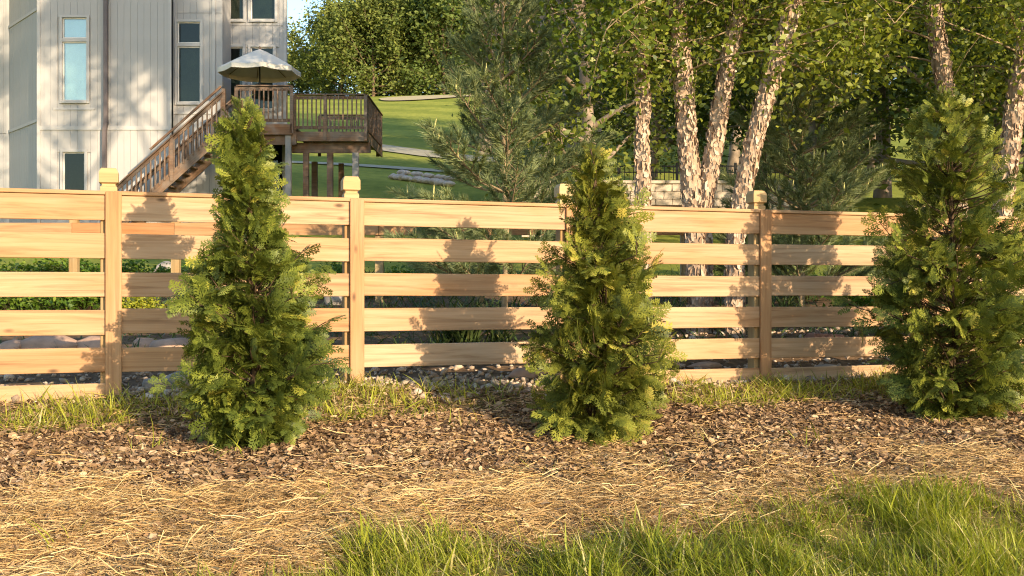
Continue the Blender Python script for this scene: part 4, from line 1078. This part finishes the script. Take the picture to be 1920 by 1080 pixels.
birch_tree([([(1800, 480, 10), (1795, 380, 10), (1788, 280, 10), (1776, 190, 10), (1762, 100, 10), (1746, 0, 10)], .092)], 'dark shaggy river birch stem rising behind the tallest arborvitae', 34)
birch_tree([([(1868, 480, 9.8), (1880, 390, 9.8), (1893, 280, 9.8), (1906, 180, 9.8), (1925, 80, 9.8), (1950, -20, 9.8)], .092)], 'bent river birch stem with large pale peeling patches beside the tallest arborvitae', 35)

# --- young pines
rg = np.random.default_rng(77)
def tuft_template(seed, n=66):
    r = np.random.default_rng(seed); V, Fc = [], []
    for i in range(n):
        t = r.uniform(0, 1) ** .8; p = np.array([t * .16, 0, 0]); a = r.uniform(0, 6.28); sp = r.uniform(.4, 1.1) * (1.15 - .6 * t)
        d = np.array([math.cos(sp), math.sin(sp) * math.cos(a), math.sin(sp) * math.sin(a) - .10]); L = r.uniform(.08, .12)
        s = np.cross(d, r.normal(size=3)); s /= np.linalg.norm(s); w = .0034
        k = len(V); V += [p + s * w, p - s * w, p + d * L]; Fc.append((k, k + 1, k + 2))
    return np.array(V), np.array(Fc)
TUFT = [tuft_template(s) for s in (1, 2, 3)]
def pine(X_, Y_, H, reach, seed, label, whorls):
    r = np.random.default_rng(seed); z0 = gz(X_, Y_); root = tag(empty('pine_tree', (X_, Y_, z0)), label, 'pine tree', 'young pines behind the fence')
    tz = np.linspace(-.1, H, 12); V, Fc = tube(np.stack([.02 * np.sin(tz * 2), .02 * np.cos(tz * 1.5), tz], 1), np.interp(tz, [0, H], [.034, .007]), 9)
    tk = link('trunk', np_mesh('trunk', V, Fc, M['pinebark'], smooth=True), root)
    lim, tp, td, cand = [], [], [], []
    for h in whorls:
        nb = r.integers(6, 9); a0_ = r.uniform(0, 6.28)
        for k in range(nb):
            th = a0_ + k * 6.283 / nb + r.normal(0, .2); L = reach * (1 - h / H) ** .9 * r.uniform(.65, 1.2) + .12; e = .12 + .55 * h / H + r.normal(0, .1)
            p = curve_pts(r, (0, 0, h), (math.cos(th) * math.cos(e), math.sin(th) * math.cos(e), math.sin(e)), L, 7, .055, .05)
            lim.append(tube(p, np.linspace(.014, .004, 7), 5))
            tp.append(p[-1]); td.append(p[-1] - p[-2] + [0, 0, .02]); tp.append(p[-2]); td.append(p[-1] - p[-2])
            if r.uniform() < .6: cand.append((p[-1], th))
            nt_ = int(L / .085)
            for j in range(nt_):
                t = .22 + .76 * j / max(1, nt_); i0 = min(5, int(t * 6)); q = p[i0] + (p[i0 + 1] - p[i0]) * (t * 6 - i0)
                sd = 1 if j % 2 else -1; ld = (p[-1] - p[0]) / L; side = np.array([-ld[1], ld[0], 0]) * sd
                d = ld * .8 + side * r.uniform(.4, .9) + np.array([0, 0, r.uniform(.0, .35)]); l2 = (.10 + .28 * L * (1 - t)) * r.uniform(.7, 1.2)
                c_ = curve_pts(r, q, d, l2, 4, .06, .05); lim.append(tube(c_, np.linspace(.006, .003, 4), 4))
                tp.append(c_[-1]); td.append(c_[-1] - c_[-2])
                if l2 > .17: tp.append(c_[1]); td.append(c_[2] - c_[1])
                if l2 > .28: tp.append(c_[2]); td.append(c_[-1] - c_[-2])
                if r.uniform() < .12: cand.append((c_[-1], th))
    tp, td = np.array(tp), np.array(td); V, Fc = merge(lim); link('limbs', np_mesh('limbs', V, Fc, M['pinebark'], smooth=True), tk)
    fp, rn = [], []
    for k in range(3):
        s = np.arange(len(tp)) % 3 == k; TV, TF = TUFT[k]; fp.append(scatter(TV, TF, frames(td[s], None, r), tp[s] - td[s] / np.linalg.norm(td[s], axis=1, keepdims=True) * .05, r.uniform(.85, 1.2, s.sum())))
        rn.append(np.clip(np.repeat(r.normal(.5, .2, s.sum()), len(TF)) + r.normal(0, .1, s.sum() * len(TF)), 0, 1))
    V, Fc = merge(fp); link('crown', np_mesh('crown', V, Fc, M['needle'], np.concatenate(rn)), root)
    V, Fc = tube([(0, 0, 0), (.002, 0, .05), (.004, .002, .10), (.004, .003, .125)], [.007, .0085, .006, .001], 6); cm = np_mesh('candle', V, Fc, M['candle'], smooth=True)
    for q, th in cand[:70]: link('candle', cm, root, tuple(q), (r.normal(0, .15), r.normal(0, .15), 0), (1, 1, r.uniform(.6, 1.35)))
pine(pX(945, 10.3), 10.3, 4.1, 1.12, 5, 'young pine with upright pale candles, between the fairway and the birches', (.25, .55, .9, 1.25, 1.6, 1.98, 2.35, 2.72, 3.1, 3.45, 3.75))
pine(pX(1503, 11.3), 11.3, 3.7, 1.12, 8, 'young bushy pine beyond the leaning birch, its lower boughs above the rail', (.2, .48, .78, 1.05, 1.35, 1.65, 1.95, 2.25, 2.55, 2.85, 3.15, 3.4))

# ------------------------------------------------------------------ plants in the bed behind the fence
def strap_clump(x, y, n, L, w, label, seed, mat='strap', Y0=7.6, group='strap-leaved clumps in the bed'):
    r = np.random.default_rng(seed); p = hit(x, y, Y0); TV, TF = strip_template(6, w, 0.0); fp, rn = [], []
    t = TV[:, 0].copy()
    for i in range(n):
        b_ = r.uniform(.25, .9); T2_ = TV.copy(); T2_[:, 2] = -b_ * t ** 2.2
        yaw = r.uniform(0, 6.28); el = r.normal(1.15, .2); ax = np.array([[math.cos(yaw) * math.cos(el), math.sin(yaw) * math.cos(el), math.sin(el)]])
        fp.append(scatter(T2_, TF, frames(ax, np.zeros(1)), np.array([[r.normal(0, .05), r.normal(0, .05), 0]]), np.array([L * r.uniform(.6, 1.15)]))); rn.append(np.full(len(TF), np.clip(r.normal(.5, .25), 0, 1)))
    V, Fc = merge(fp); o = link('strap_leaf_plant', np_mesh('strap_leaf_plant', V, Fc, M[mat], np.concatenate(rn)), None, p); return tag(o, label, 'plant', group)
lb = 'clump of arching strap leaves in the bed behind the fence'
for k, (x, y, n, L) in enumerate(((880, 650, 130, .48), (835, 648, 70, .42), (935, 648, 80, .42), (600, 560, 60, .4), (560, 590, 60, .36), (1050, 600, 50, .36), (400, 560, 50, .4), (1480, 590, 40, .32), (1290, 610, 40, .3), (700, 560, 40, .4), (1600, 560, 60, .42), (1850, 560, 50, .4))):
    strap_clump(x, y, n, L, .045, 'largest clump of arching strap leaves, close behind the boards beside the cone-shaped arborvitae' if k == 0 else lb, 300 + k)
def leafy(x, y, rad, hgt, n, size, mat, label, seed, group=None, Y0=7.3):
    r = np.random.default_rng(seed); p = hit(x, y, Y0); root = tag(empty('leafy_plant', p), label, 'plant', group)
    C = []; st = []
    for i in range(n):
        a = r.uniform(0, 6.28); q = rad * math.sqrt(r.uniform()); e = np.array([math.cos(a) * q, math.sin(a) * q, hgt * (1 - .5 * (q / rad) ** 2) * r.uniform(.45, 1.1)]); C.append(e); st.append(tube(np.array([e * [.3, .3, 0], e * [.75, .75, .6], e]), [.005, .004, .003], 3))
    V, Fc, rr = leaf_cloud(r, np.array(C), 14, (.05, .05, .04), size, 1.0); link('foliage', np_mesh('foliage', V, Fc, M[mat], rr), root)
    V, Fc = merge(st); link('stems', np_mesh('stems', V, Fc, M['twig']), root); return root
g1 = 'leafy green plants in the bed'
for k, (x, y, rad, h) in enumerate(((30, 592, .24, .25), (110, 592, .26, .27), (165, 590, .2, .28), (20, 540, .35, .3), (95, 535, .35, .34), (150, 530, .3, .3), (250, 540, .3, .3), (330, 545, .28, .3), (470, 540, .3, .3), (640, 530, .3, .25), (760, 540, .3, .25), (1500, 560, .3, .3), (1620, 600, .3, .3))):
    leafy(x, y, rad, h, 60, .055, 'bedleaf', 'low leafy green plant in the bed behind the fence', 400 + k, g1)
leafy(262, 592, .2, .16, 70, .04, 'yellowleaf', 'low yellow-leaved plant behind the fence post', 450)
# low green cover in the bed and in the rough grass beyond it
rng = np.random.default_rng(9)
n = 46000; X = rng.uniform(-6.5, 7.5, n); Y = rng.uniform(7.4, 15.5, n); d = (FY0 + FYS * X - Y) * .95
keep = (d < -.9) & (np.abs(X) < .56 * Y) & (rng.uniform(size=n) < smooth01(.35 + .25 * (Y - 9) / 3 + .8 * fbm(X, Y, 91, .5, 3))); X, Y = X[keep], Y[keep]; n = len(X)
TV, TF = strip_template(2, .09, -.4); yaw = rng.uniform(0, 6.28, n); el = rng.normal(.9, .35, n)
V, Fc = scatter(TV, TF, frames(np.stack([np.cos(yaw) * np.cos(el), np.sin(yaw) * np.cos(el), np.sin(el)], 1), rng.normal(0, .5, n)), np.stack([X, Y, ground_z(X, Y) - .005], 1), np.clip(rng.gamma(6, .02, n), .05, .24))
stuff('bed_grass', V, Fc, M['strap'], np.repeat(np.clip(rng.normal(.5, .25, n), 0, 1), 2), 'low green growth covering the bed behind the fence', 'ground cover')
